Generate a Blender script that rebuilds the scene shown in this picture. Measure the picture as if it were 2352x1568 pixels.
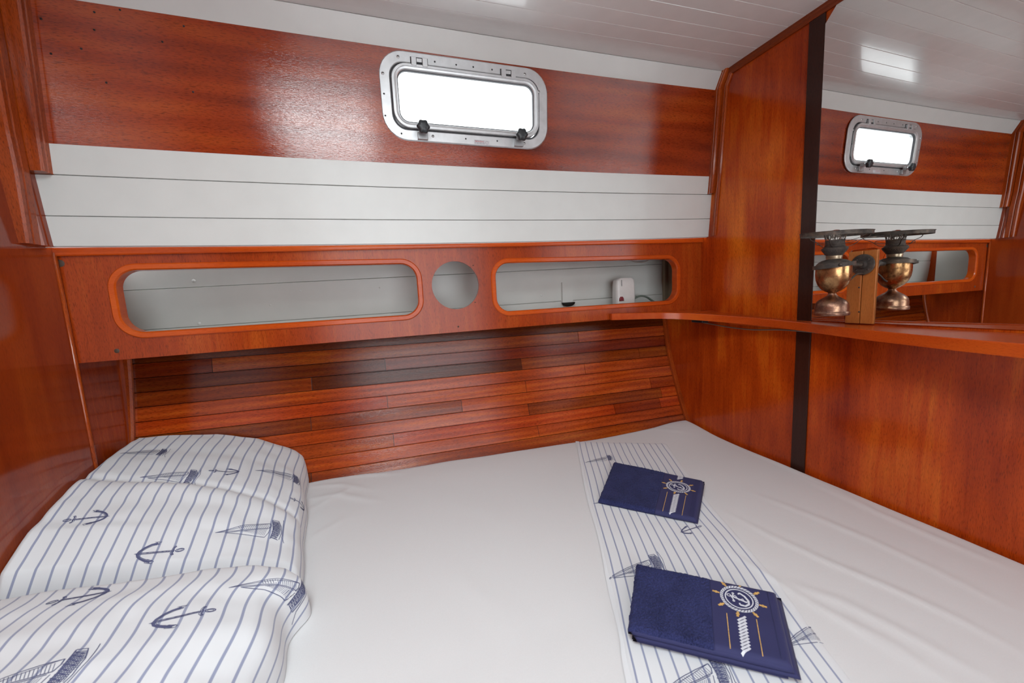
import bpy, bmesh, math, random
import numpy as np
from mathutils import Vector, Matrix, noise
random.seed(7)
# ------------------------------------------------------------------ clearing
for o in list(bpy.data.objects): bpy.data.objects.remove(o)
scene = bpy.context.scene
C = scene.collection
ZO = 1.35                       # height of the lens above the cabin sole; builders below measure z from the lens
# ------------------------------------------------------------------ camera
F_PX = 873.165
RC = np.array([[0.9486928, -0.31202794, -0.05119118], [0.08720689, 0.10257887, 0.99089482], [0.30393573, 0.944519, -0.12452682]])
CAM = np.array([-1.27540, 0.0, 0.0])
cd = bpy.data.cameras.new('camera'); cam = bpy.data.objects.new('camera', cd); C.objects.link(cam)
cd.sensor_width = 36; cd.lens = F_PX / 2352 * 36; cd.clip_start = 0.02
M3 = Matrix((RC[0], RC[1], -RC[2])).transposed()
cam.matrix_world = Matrix.Translation((CAM[0], CAM[1], CAM[2] + ZO)) @ M3.to_4x4()
cd.dof.use_dof = True; cd.dof.focus_distance = 1.25; cd.dof.aperture_fstop = 4.5
scene.camera = cam
# ------------------------------------------------------------------ world and light
w = bpy.data.worlds.new('world'); scene.world = w; w.use_nodes = True
wn = w.node_tree.nodes; bg = wn['Background']
bg.inputs[0].default_value = (0.93, 0.97, 1.0, 1); bg.inputs[1].default_value = 4.0
def area(name, loc, rot, sx, sy, power, col=(1, 1, 1)):
    l = bpy.data.lights.new(name, 'AREA'); l.shape = 'RECTANGLE'; l.size = sx; l.size_y = sy; l.energy = power; l.color = col
    o = bpy.data.objects.new(name, l); C.objects.link(o); o.location = (loc[0], loc[1], loc[2] + ZO); o.rotation_euler = rot
    return o
HX0, HX1, HY0, HY1 = -1.70, -1.22, -0.60, 0.40         # deck hatch opening
area('hatch_daylight', ((HX0 + HX1) / 2, (HY0 + HY1) / 2, 0.80), (0, 0, 0), HX1 - HX0 - .02, HY1 - HY0 - .02, 17, (0.90, 0.98, 1.0))
area('doorway_fill', (-1.25, -0.93, 0.05), (math.radians(90), 0, 0), .8, 1.1, 2.0, (0.90, 0.97, 1.0))  # weak frontal fill lamp, added in the unseen doorway behind the lens
vs = scene.view_settings
vs.view_transform = 'Standard'; vs.look = 'None'; vs.gamma = 1.0; vs.use_curve_mapping = False; vs.exposure = 0.0

# ------------------------------------------------------------------ pixel ray helpers (frame 2352x1568)
def ray(px, py): return RC.T @ np.array([(px - 1176) / F_PX, -(py - 784) / F_PX, 1.0])
def at(px, py, ax, v):
    d = ray(px, py); t = (v - CAM[ax]) / d[ax]; return CAM + t * d
def proj(P):
    q = RC @ (np.asarray(P, float) - CAM); return (1176 + F_PX * q[0] / q[2], 784 - F_PX * q[1] / q[2])

# ------------------------------------------------------------------ object helpers
ORG = {}
def ref(o): return Vector(ORG.get(o.name, (0, 0, 0)))
def obj(name, bm, mats, parent=None, smooth=False, bevel=0, origin=None, seg=2, autos=None):
    me = bpy.data.meshes.new(name)
    bmesh.ops.remove_doubles(bm, verts=bm.verts[:], dist=1e-6)
    for v in bm.verts: v.co.z += ZO
    xs = [v.co.copy() for v in bm.verts]
    mn = Vector([min(p[i] for p in xs) for i in range(3)]); mx = Vector([max(p[i] for p in xs) for i in range(3)])
    og = Vector(((mn.x + mx.x) / 2, (mn.y + mx.y) / 2, mn.z)) if origin is None else Vector(origin)
    for v in bm.verts: v.co -= og
    bmesh.ops.recalc_face_normals(bm, faces=bm.faces[:]) if not bm.faces or not getattr(obj, 'keep', False) else None
    bm.to_mesh(me); bm.free()
    if not isinstance(mats, (list, tuple)): mats = [mats]
    for m in mats: me.materials.append(m)
    o = bpy.data.objects.new(name, me); C.objects.link(o)
    ORG[o.name] = tuple(og)
    if parent is not None:
        o.parent = parent; o.location = og - ref(parent)
    else: o.location = og
    if smooth:
        for p in me.polygons: p.use_smooth = True
        if autos: me.set_sharp_from_angle(angle=math.radians(autos))
    if bevel:
        md = o.modifiers.new('bevel', 'BEVEL'); md.width = bevel; md.segments = seg; md.limit_method = 'ANGLE'; md.angle_limit = math.radians(40)
        for p in me.polygons: p.use_smooth = True
        me.set_sharp_from_angle(angle=math.radians(40))
    return o
def thing(name, label, cat, loc, group=None):
    o = bpy.data.objects.new(name, None); C.objects.link(o); o.empty_display_size = .05
    o.location = (loc[0], loc[1], loc[2] + ZO); ORG[o.name] = tuple(o.location)
    o['label'] = label; o['category'] = cat
    if group: o['group'] = group
    return o
def tag(o, label, cat, group=None):
    o['label'] = label; o['category'] = cat
    if group: o['group'] = group
    return o
def struct(o): o['kind'] = 'structure'; return o
def box(bm, a, b, mi=0):
    x0, y0, z0 = a; x1, y1, z1 = b
    v = [bm.verts.new(p) for p in ((x0,y0,z0),(x1,y0,z0),(x1,y1,z0),(x0,y1,z0),(x0,y0,z1),(x1,y0,z1),(x1,y1,z1),(x0,y1,z1))]
    for f in ((0,3,2,1),(4,5,6,7),(0,1,5,4),(1,2,6,5),(2,3,7,6),(3,0,4,7)):
        bm.faces.new([v[i] for i in f]).material_index = mi
def hexa(bm, p, mi=0):      # 8 points ordered like box
    v = [bm.verts.new(q) for q in p]
    for f in ((0,3,2,1),(4,5,6,7),(0,1,5,4),(1,2,6,5),(2,3,7,6),(3,0,4,7)):
        bm.faces.new([v[i] for i in f]).material_index = mi
def grid(bm, P, mi=0, close_u=False, close_v=False, uv=None):
    n, m = len(P), len(P[0]); V = [[bm.verts.new(p) for p in row] for row in P]
    ul = bm.loops.layers.uv.verify() if uv else None
    for i in range(n if close_u else n - 1):
        for j in range(m if close_v else m - 1):
            ii, jj = (i + 1) % n, (j + 1) % m
            f = bm.faces.new((V[i][j], V[ii][j], V[ii][jj], V[i][jj])); f.material_index = mi; f.smooth = True
            if uv:
                for l, (a, b) in zip(f.loops, ((i, j), (ii, j), (ii, jj), (i, jj))): l[ul].uv = uv[a][b]
    return V
def frame_of(t, hint=Vector((0, 0, 1))):
    t = t.normalized(); h = hint if abs(t.dot(hint)) < .95 else Vector((1, 0, 0))
    a = t.cross(h).normalized(); return a, a.cross(t).normalized()
def tube(bm, pts, r, n=10, closed=False, caps=True, mi=0, rx=None):
    pts = [Vector(p) for p in pts]; N = len(pts); rings = []
    for i, p in enumerate(pts):
        t = (pts[(i + 1) % N] - pts[i - 1]) if closed else (pts[min(i + 1, N - 1)] - pts[max(i - 1, 0)])
        a, b = frame_of(t); rr = r[i] if isinstance(r, (list, tuple)) else r; r2 = rr if rx is None else rx
        rings.append([bm.verts.new(p + a * (rr * math.cos(2 * math.pi * k / n)) + b * (r2 * math.sin(2 * math.pi * k / n))) for k in range(n)])
    for i in range(N if closed else N - 1):
        A, B = rings[i], rings[(i + 1) % N]
        for k in range(n):
            f = bm.faces.new((A[k], A[(k + 1) % n], B[(k + 1) % n], B[k])); f.material_index = mi; f.smooth = True
    if caps and not closed:
        for R_ in (rings[0], rings[-1]):
            f = bm.faces.new(R_); f.material_index = mi
def lathe(bm, prof, c, n=40, ax=Vector((0, 0, 1)), mi=0):
    a, b = frame_of(ax, Vector((0, 1, 0)) if abs(ax.y) < .9 else Vector((0, 0, 1))); c = Vector(c); R_ = []
    for r, h in prof:
        if r < 1e-5: R_.append([bm.verts.new(c + ax * h)])
        else: R_.append([bm.verts.new(c + ax * h + a * (r * math.cos(2 * math.pi * k / n)) + b * (r * math.sin(2 * math.pi * k / n))) for k in range(n)])
    for A, B in zip(R_[:-1], R_[1:]):
        for k in range(n):
            k2 = (k + 1) % n
            if len(A) == 1 and len(B) == 1: continue
            if len(A) == 1: vs_ = (A[0], B[k], B[k2])
            elif len(B) == 1: vs_ = (A[k], A[k2], B[0])
            else: vs_ = (A[k], A[k2], B[k2], B[k])
            f = bm.faces.new(vs_); f.material_index = mi; f.smooth = True
def sub(pts, step=.06, closed=True):
    out = []; N = len(pts)
    for i in range(N if closed else N - 1):
        a, b = pts[i], pts[(i + 1) % N]; L = math.hypot(b[0] - a[0], b[1] - a[1]); k = max(1, int(L / step))
        for j in range(k): out.append((a[0] + (b[0] - a[0]) * j / k, a[1] + (b[1] - a[1]) * j / k))
    if not closed: out.append(pts[-1])
    return out
def rrect(x0, x1, z0, z1, r, n=8):
    out = []
    for cx, cz, a0 in ((x1 - r, z1 - r, 0), (x0 + r, z1 - r, 90), (x0 + r, z0 + r, 180), (x1 - r, z0 + r, 270)):
        for k in range(n + 1):
            a = math.radians(a0 + 90 * k / n); out.append((cx + r * math.cos(a), cz + r * math.sin(a)))
    return out
def plate(bm, loops, fn, mi=0):
    """flat plate with holes; loops in 2-D, fn(a, b, side) -> 3-D point, side 0 front / 1 back"""
    tmp = bmesh.new(); all_e = []
    for lp in loops:
        vs_ = [tmp.verts.new((p[0], p[1], 0)) for p in lp]
        for i in range(len(vs_)): all_e.append(tmp.edges.new((vs_[i], vs_[(i + 1) % len(vs_)])))
    bmesh.ops.triangle_fill(tmp, use_beauty=True, use_dissolve=False, edges=all_e)
    tmp.verts.index_update()
    co = [(v.co.x, v.co.y) for v in tmp.verts]; faces = [[v.index for v in f.verts] for f in tmp.faces]; tmp.free()
    F = [bm.verts.new(fn(a, b, 0)) for a, b in co]; B = [bm.verts.new(fn(a, b, 1)) for a, b in co]
    for f in faces:
        bm.faces.new([F[i] for i in f]).material_index = mi; bm.faces.new([B[i] for i in reversed(f)]).material_index = mi
    k = 0
    for lp in loops:
        n = len(lp)
        for i in range(n): bm.faces.new((F[k + i], F[k + (i + 1) % n], B[k + (i + 1) % n], B[k + i])).material_index = mi
        k += n
def sweep2d(bm, loop, prof, fn, closed=True, mi=0, smooth=False):
    """sweep a profile [(offset outward, height)] round a 2-D loop; fn(a, b, h) -> 3-D point"""
    n = len(loop); rings = []
    for i in range(n):
        p0, p, p1 = loop[i - 1], loop[i], loop[(i + 1) % n]
        if not closed:
            if i == 0: p0 = p
            if i == n - 1: p1 = p
        d = Vector((p1[0] - p0[0], p1[1] - p0[1])).normalized(); nx, ny = d.y, -d.x
        rings.append([bm.verts.new(fn(p[0] + nx * o, p[1] + ny * o, h)) for o, h in prof])
    m = len(prof)
    for i in range(n if closed else n - 1):
        A, B = rings[i], rings[(i + 1) % n]
        for k in range(m):
            f = bm.faces.new((A[k], A[(k + 1) % m], B[(k + 1) % m], B[k])); f.material_index = mi; f.smooth = smooth
    if not closed:
        bm.faces.new(rings[0]).material_index = mi; bm.faces.new(rings[-1]).material_index = mi

# ------------------------------------------------------------------ materials
def newmat(name):
    m = bpy.data.materials.new(name); m.use_nodes = True; return m, m.node_tree.nodes, m.node_tree.links, m.node_tree.nodes['Principled BSDF']
def nd(N, t, **kw):
    n = N.new(t)
    for k, v in kw.items(): setattr(n, k, v)
    return n
def ramp(N, L, fac, stops):
    r = nd(N, 'ShaderNodeValToRGB'); e = r.color_ramp.elements
    while len(e) < len(stops): e.new(.5)
    for el, (p, c) in zip(e, stops): el.position = p; el.color = (*c, 1)
    L.new(fac, r.inputs[0]); return r
def plain(name, col, rough=.5, metal=0, bump=0, bscale=60, var=.06, coat=0, spec=None):
    m, N, L, P = newmat(name)
    tc = nd(N, 'ShaderNodeTexCoord'); nz = nd(N, 'ShaderNodeTexNoise'); nz.inputs['Scale'].default_value = bscale; nz.inputs['Detail'].default_value = 4
    L.new(tc.outputs['Object'], nz.inputs['Vector'])
    r = ramp(N, L, nz.outputs['Fac'], [(.3, tuple(c * (1 - var) for c in col)), (.7, tuple(min(1, c * (1 + var)) for c in col))])
    L.new(r.outputs[0], P.inputs['Base Color']); P.inputs['Roughness'].default_value = rough; P.inputs['Metallic'].default_value = metal
    P.inputs['Coat Weight'].default_value = coat
    if spec is not None: P.inputs['Specular IOR Level'].default_value = spec
    if bump:
        b = nd(N, 'ShaderNodeBump'); b.inputs['Strength'].default_value = bump; b.inputs['Distance'].default_value = .002
        L.new(nz.outputs['Fac'], b.inputs['Height']); L.new(b.outputs[0], P.inputs['Normal'])
    return m
def wood(name, dark, mid, light, axis='Z', k=1.0, rough=.2, streak=.55, blotch=1.0, bump=.12, coat=.35, tone=False, ring=0.0, seed=0.0, gk=.6, spec=.27):
    m, N, L, P = newmat(name)
    tc = nd(N, 'ShaderNodeTexCoord'); mp = nd(N, 'ShaderNodeMapping')
    s = {'X': (1.2, 22, 22), 'Y': (22, 1.2, 22), 'Z': (22, 22, 1.2)}[axis]
    mp.inputs['Scale'].default_value = tuple(v * k for v in s); mp.inputs['Location'].default_value = (seed, seed * 1.7, seed * .6)
    L.new(tc.outputs['Object'], mp.inputs['Vector'])
    g = nd(N, 'ShaderNodeTexNoise'); g.inputs['Scale'].default_value = 1.0; g.inputs['Detail'].default_value = 5; g.inputs['Roughness'].default_value = .62; g.inputs['Distortion'].default_value = .6
    L.new(mp.outputs[0], g.inputs['Vector'])
    # fine pores
    mp2 = nd(N, 'ShaderNodeMapping'); s2 = {'X': (85, 850, 850), 'Y': (850, 85, 850), 'Z': (850, 850, 85)}[axis]
    mp2.inputs['Scale'].default_value = s2; L.new(tc.outputs['Object'], mp2.inputs['Vector'])
    pz = nd(N, 'ShaderNodeTexNoise'); pz.inputs['Scale'].default_value = 1.0; pz.inputs['Detail'].default_value = 2; L.new(mp2.outputs[0], pz.inputs['Vector'])
    # blotches of stain, longer along the grain
    mp3 = nd(N, 'ShaderNodeMapping'); s3 = {'X': (2, 6, 6), 'Y': (6, 2, 6), 'Z': (6, 6, 2)}[axis]
    mp3.inputs['Scale'].default_value = s3; mp3.inputs['Location'].default_value = (seed * 2.1, 1.3 + seed, seed); L.new(tc.outputs['Object'], mp3.inputs['Vector'])
    bz = nd(N, 'ShaderNodeTexNoise'); bz.inputs['Scale'].default_value = 1.0; bz.inputs['Detail'].default_value = 3; L.new(mp3.outputs[0], bz.inputs['Vector'])
    mx0 = nd(N, 'ShaderNodeMath', operation='MULTIPLY_ADD'); L.new(bz.outputs['Fac'], mx0.inputs[0]); mx0.inputs[1].default_value = blotch
    sb = nd(N, 'ShaderNodeMath', operation='MULTIPLY_ADD'); L.new(g.outputs['Fac'], sb.inputs[0]); sb.inputs[1].default_value = gk; sb.inputs[2].default_value = .5 - gk * .5 - blotch * .5; L.new(sb.outputs[0], mx0.inputs[2])
    fac = mx0.outputs[0]
    if ring:
        wv = nd(N, 'ShaderNodeTexWave', wave_type='BANDS', bands_direction={'X': 'Z', 'Y': 'Z', 'Z': 'Y'}[axis]); wv.inputs['Scale'].default_value = ring
        wv.inputs['Distortion'].default_value = 6; wv.inputs['Detail'].default_value = 2; wv.inputs['Detail Scale'].default_value = .6
        mpw = nd(N, 'ShaderNodeMapping'); mpw.inputs['Scale'].default_value = {'X': (.25, 1, 1), 'Y': (1, .25, 1), 'Z': (1, 1, .25)}[axis]
        L.new(tc.outputs['Object'], mpw.inputs[0]); L.new(mpw.outputs[0], wv.inputs[0])
        ad = nd(N, 'ShaderNodeMath', operation='MULTIPLY_ADD'); L.new(wv.outputs['Fac'], ad.inputs[0]); ad.inputs[1].default_value = .16; L.new(fac, ad.inputs[2])
        s_ = nd(N, 'ShaderNodeMath', operation='SUBTRACT'); L.new(ad.outputs[0], s_.inputs[0]); s_.inputs[1].default_value = .08; fac = s_.outputs[0]
    r = ramp(N, L, fac, [(.12, dark), (.5, mid), (.90, light)])
    mix = nd(N, 'ShaderNodeMix', data_type='RGBA', blend_type='MULTIPLY'); mix.inputs['Factor'].default_value = 1
    pr = ramp(N, L, pz.outputs['Fac'], [(.33, (1 - streak * .7,) * 3), (.48, (1, 1, 1))])
    L.new(r.outputs[0], mix.inputs['A']); L.new(pr.outputs[0], mix.inputs['B']); out = mix.outputs['Result']
    if tone:
        at_ = nd(N, 'ShaderNodeVertexColor'); at_.layer_name = 'tone'
        mx2 = nd(N, 'ShaderNodeMix', data_type='RGBA', blend_type='MULTIPLY'); mx2.inputs['Factor'].default_value = 1
        L.new(out, mx2.inputs['A']); L.new(at_.outputs[0], mx2.inputs['B']); out = mx2.outputs['Result']
    L.new(out, P.inputs['Base Color'])
    P.inputs['Specular IOR Level'].default_value = spec; P.inputs['Roughness'].default_value = rough; P.inputs['Coat Weight'].default_value = coat; P.inputs['Coat Roughness'].default_value = max(.04, rough * .5)
    b = nd(N, 'ShaderNodeBump'); b.inputs['Strength'].default_value = bump; b.inputs['Distance'].default_value = .001
    am = nd(N, 'ShaderNodeMath', operation='MULTIPLY_ADD'); L.new(g.outputs['Fac'], am.inputs[0]); am.inputs[1].default_value = .8; L.new(pz.outputs['Fac'], am.inputs[2])
    L.new(am.outputs[0], b.inputs['Height']); L.new(b.outputs[0], P.inputs['Normal']); L.new(b.outputs[0], P.inputs['Coat Normal'])
    return m
D1, M1, L1 = (.150, .018, .004), (.310, .042, .008), (.46, .085, .014)
W_PANEL = wood('varnished_panel_wood', (.13, .013, .003), (.29, .034, .005), (.44, .080, .010), 'X', 1.3, .10, .7, 1.0, .22, coat=.7, seed=3.1, ring=5, gk=.45, spec=.5)
W_BULK = wood('varnished_bulkhead_wood', (.22, .018, .002), (.43, .056, .004), (.70, .17, .012), 'Z', 2.6, .16, .55, 1.6, .06, coat=.12, seed=1.2, gk=.55)
W_LEFT = wood('dark_varnished_plywood', (.13, .014, .003), (.23, .030, .005), (.34, .060, .008), 'Z', .8, .10, .25, .8, .04, coat=.5, seed=5, gk=.7)
W_FASC = wood('fascia_wood', (.18, .018, .003), (.31, .040, .005), (.46, .095, .011), 'Z', 2.6, .2, .55, 1.0, .06, coat=.12, seed=8, gk=.5)
W_EDGE = wood('orange_edging_wood', (.30, .030, .003), (.50, .070, .006), (.66, .13, .012), 'X', 1.0, .2, .3, .8, .05, coat=.1, seed=2)
W_EDGEY = wood('orange_edging_wood_across', (.28, .028, .003), (.46, .062, .006), (.60, .12, .012), 'Y', 1.0, .27, .3, .8, .05, coat=.2, seed=2)
W_TRIM = wood('batten_wood', (.13, .014, .003), (.33, .052, .006), (.52, .13, .014), 'Z', 1.3, .18, .6, 1.0, .12, coat=.2, seed=4)
W_MOULD = wood('moulding_wood', (.10, .016, .004), (.20, .036, .008), (.30, .07, .014), 'Y', 1.3, .3, .5, .8, .08, coat=.05, seed=4)
W_PLANK = wood('teak_plank', (.17, .018, .003), (.38, .052, .006), (.60, .13, .012), 'X', 1.8, .16, .75, .8, .2, coat=.2, tone=True, ring=14, seed=6, gk=.75)
W_DARK = wood('dark_brown_batten', (.020, .006, .004), (.034, .010, .006), (.050, .016, .010), 'Z', 1.2, .25, .4, .6, .12, coat=.1)
W_POST = wood('pale_pine', (.24, .065, .014), (.40, .13, .030), (.55, .21, .055), 'Z', 1.3, .35, .3, .8, .08, coat=.05)
W_GREY = wood('bare_grey_plywood', (.17, .13, .085), (.24, .19, .13), (.30, .24, .17), 'Z', 1, .7, .2, .8, .05, coat=0)
WHITE = plain('white_gloss_paint', (.62, .635, .615), .34, bump=.10, bscale=14, var=.02, coat=.1)
CEILM = plain('white_ceiling_paint', (.66, .655, .64), .18, bump=.10, bscale=22, var=.02, coat=.35)
GREYW = plain('locker_white_paint', (.70, .71, .68), .35, bump=.15, bscale=9, var=.03)
BLACK = plain('black_gap', (.012, .010, .009), .7)
ALU = plain('satin_aluminium', (.60, .61, .62), .38, .75, bump=.04, bscale=40, var=.08)
ALUD = plain('dull_aluminium', (.42, .43, .44), .42, .7, var=.08)
RUBBER = plain('dark_rubber', (.03, .03, .035), .6)
KNOB = plain('black_plastic', (.022, .026, .03), .38)
SCREW = plain('screw_steel', (.45, .45, .45), .3, .9, var=.2)
def glassmat():
    m, N, L, P = newmat('window_glass'); N.remove(P); out = N['Material Output']
    t = nd(N, 'ShaderNodeBsdfTransparent'); g = nd(N, 'ShaderNodeBsdfGlossy'); g.inputs['Roughness'].default_value = .02
    mx = nd(N, 'ShaderNodeMixShader'); mx.inputs[0].default_value = .05; L.new(t.outputs[0], mx.inputs[1]); L.new(g.outputs[0], mx.inputs[2]); L.new(mx.outputs[0], out.inputs[0])
    t.inputs[0].default_value = (.97, .98, .98, 1)
    return m
GLASS = glassmat()

# ------------------------------------------------------------------ the curved topsides
def yc(x): u = max(-2.3, min(x, .2)) + 1; return .0159 * u - .0032 * (u * u - 1)
def zc(x): u = max(-2.3, min(x, .2)) + 1; return .0103 * u + .0067 * (u * u - 1)
ROW = {'A': (1.1755, .7680), 'B': (1.2056, .715), 'C': (1.229, .411), 'S1': (1.2365, .343), 'S2': (1.2435, .250), 'D': (1.2504, .179), 'F': (1.2796, .158), 'E': (1.2936, -.1165)}
def row(k, x): y, z = ROW[k]; return Vector((x, y + yc(x), z + zc(x)))
XL = -2.10                      # how far the far wall runs behind the left bulkhead
CEIL = .7800
def span(x0, x1, n=24): return [x0 + (x1 - x0) * i / n for i in range(n + 1)]

# floor, ceiling, walls --------------------------------------------------------
bm = bmesh.new(); box(bm, (-2.2, -1.0, -1.37), (.10, 1.75, -1.35)); struct(obj('floor', bm, wood('sole_wood', D1, M1, L1, 'X', 1, .3)))
bm = bmesh.new()
seams = [1.11, 1.057, 1.004, .951, .898]
while seams[-1] > -.95: seams.append(seams[-1] - .053)
def ceil_z(y): return CEIL
prof = [(1.1762, CEIL - .0012), (1.150, CEIL)]
for s in seams: prof += [(s + .0013, CEIL), (s, CEIL + .0018), (s - .0013, CEIL)]
prof.append((-.98, CEIL))
def ceil_strip(x0, x1, pr, n=8):
    grid(bm, [[(x, y + (yc(x) if y > 1.16 else 0), z + zc(x) - .0103) for (y, z) in pr] for x in span(x0, x1, n)])
ceil_strip(-2.12, HX0, prof); ceil_strip(HX1, .05, prof)
ceil_strip(HX0, HX1, [prof[0], prof[1]] + [p for p in prof[2:] if p[0] > HY1 + .003] + [(HY1, CEIL)])
ceil_strip(HX0, HX1, [(HY0, CEIL)] + [p for p in prof[2:] if p[0] < HY0 - .003])
box(bm, (-2.14, -.98, CEIL + .03), (HX0, 1.25, CEIL + .06)); box(bm, (HX1, -.98, CEIL + .03), (.06, 1.25, CEIL + .06))
box(bm, (HX0, HY1, CEIL + .03), (HX1, 1.25, CEIL + .06)); box(bm, (HX0, -.98, CEIL + .03), (HX1, HY0, CEIL + .06))
ceiling = obj('ceiling', bm, CEILM); struct(ceiling)
for p in ceiling.data.polygons: p.use_smooth = False
# hatch coaming (behind and above the lens)
bm = bmesh.new()
def cm(a, b, h): return Vector((a, b, h))
sweep2d(bm, [(HX0, HY0), (HX1, HY0), (HX1, HY1), (HX0, HY1)][::1], [(0, CEIL - .012), (.03, CEIL - .012), (.03, CEIL), (.004, CEIL), (.004, CEIL + .10), (0, CEIL + .10)], cm)
t = obj('window_2', bm, WHITE, None); struct(t)

def prof_wall(bm, rows, x0, x1, n=30, back=.03, mi=0):
    P = [[row(k, x) for k in rows] for x in span(x0, x1, n)]
    grid(bm, P, mi)
    grid(bm, [[p + Vector((0, back, 0)) for p in r] for r in P], mi)
# upper wood panel with window opening
KP = (ROW['C'][0] - ROW['B'][0]) / (ROW['B'][1] - ROW['C'][1])       # y gained per unit of z lost
def onpanel(x, z, off=0.0):
    y = ROW['B'][0] + (ROW['B'][1] - z) * KP + .0032
    nrm = Vector((0, -1, -KP)).normalized()
    return Vector((x, y, z)) + nrm * off
def panel_px(px, py):
    d = ray(px, py); # y = y0 - KP*z
    y0 = ROW['B'][0] + .0032 + ROW['B'][1] * KP; t_ = y0 / (d[1] + KP * d[2]); return CAM + t_ * d
WX0, WX1, WZ0, WZ1 = -1.241, -0.722, .466, .703
bm = bmesh.new()
zt = lambda x: ROW['B'][1] + zc(x) + .004; zb = lambda x: ROW['C'][1] + zc(x) - .004
outer = [(x, zb(x)) for x in span(XL, .0, 26)] + [(x, zt(x)) for x in span(.0, XL, 26)]
hole = rrect(WX0 + .02, WX1 - .02, WZ0 + .02, WZ1 - .02, .04)
plate(bm, [outer, sub(hole, .05)], lambda a, b, s: onpanel(a, b, -.02 if s else 0) + Vector((0, yc(a) - .0032, 0)))
# seam crack + old screw holes are dark plugs set in the panel
far = obj('wall_far', bm, W_PANEL); struct(far)
holes_px = [(110, 56), (79, 66), (228, 39), (228, 79), (199, 122), (255, 198), (449, 217), (428, 68), (380, 104), (285, 33), (132, 134), (90, 115)]
for (px, py) in holes_px:
    q = panel_px(px, py); bm = bmesh.new(); c0 = onpanel(q[0], q[2], .0007) + Vector((0, yc(q[0]) - .0032, 0))
    lathe(bm, [(0, .0), (.0022, 0), (.0025, -.002)], c0, 8, Vector((0, -1, 0))); obj('screw_hole', bm, BLACK, far)
# white knuckle board between panel and ceiling, white topside planks
bm = bmesh.new()
P = [[row('B', x), row('A', x) + Vector((0, 0, -.0012)), row('A', x) + Vector((0, .0022, -.0008)), row('A', x) + Vector((0, .0024, .05))] for x in span(XL, 0, 30)]
grid(bm, P)
for f in bm.faces: f.smooth = False
grid(bm, [[row('B', x) + Vector((0, 0, 0)), row('B', x) + Vector((0, .012, 0))] for x in span(XL, 0, 30)])
o = obj('knuckle_board', bm, WHITE, far); o['label'] = 'white painted board below ceiling'
bm = bmesh.new()
for a, b, dy in (('S1', 'C', -.0006), ('S2', 'S1', 0), ('D', 'S2', 0)):
    P = []
    for x in span(XL, 0, 40):
        p, q = row(a, x), row(b, x); d = (q - p)
        j = (noise.noise(Vector((x * 9, a == 'D', 0))) * .0006)
        P.append([p + Vector((0, .012 + dy, .0006)), p + Vector((0, .0006 + dy, .0008)), p + d * .02 + Vector((0, -.0004 + dy + j, 0)), p + d * .5 + Vector((0, dy - .0004 + j, 0)), p + d * .98 + Vector((0, dy - .0004, 0)), q + Vector((0, .0006 + dy, -.0008)), q + Vector((0, .012 + dy, -.0006))])
    grid(bm, P)
for f in bm.faces: f.smooth = False
prof_w = [[row('C', x) + Vector((0, .008, .01)), row('D', x) + Vector((0, .008, -.001))] for x in span(XL, 0, 30)]
grid(bm, prof_w)
o = obj('white_planking', bm, [WHITE], far); o['label'] = 'white painted topside planks'
# lower hull behind locker and bunk ----------------------------------------------------
def interp(T, v):
    if v >= T[0][0]: return T[0][1] + (v - T[0][0]) * (T[1][1] - T[0][1]) / (T[1][0] - T[0][0])
    for (a, fa), (b, fb) in zip(T[:-1], T[1:]):
        if v >= b: return fb + (fa - fb) * (v - b) / (a - b)
    a, b = T[-2], T[-1]; return b[1] + (v - b[0]) * (a[1] - b[1]) / (a[0] - b[0])
TL = [(.2, 1.535), (-.1, 1.558), (-.164, 1.552), (-.257, 1.536), (-.351, 1.516), (-.396, 1.505), (-.5, 1.472), (-.6, 1.43), (-.75, 1.35)]
TR = [(.2, 1.535), (-.1, 1.538), (-.175, 1.522), (-.286, 1.506), (-.378, 1.478), (-.441, 1.452), (-.516, 1.425), (-.595, 1.388), (-.75, 1.30)]
def hull_y(x, z):
    u = (x - (-2.1)) / 2.1; return interp(TL, z) * (1 - u) + interp(TR, z) * u
pl_seam_R = [-.189 + .048] + [-.189, -.239, -.287, -.334, -.380, -.426, -.472, -.516, -.557, -.597, -.64, -.69]
pl_seam_L = [-.164 + .048 - .007] + [-.164, -.212, -.258, -.305, -.351, -.397, -.443, -.489, -.535, -.58, -.625, -.675]
bj = {1: [467, 1335], 2: [884], 3: [708, 1200, 1469], 4: [1341], 5: [886, 1205], 6: [711, 1058, 1480], 7: [1204, 1498], 8: [898, 1391, 1490], 9: [1220], 10: [721], 11: [1197]}
bjy = {1: 800, 2: 830, 3: 840, 4: 828, 5: 880, 6: 930, 7: 910, 8: 940, 9: 980, 10: 1050, 11: 1030}
rng = random.Random(12)
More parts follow.
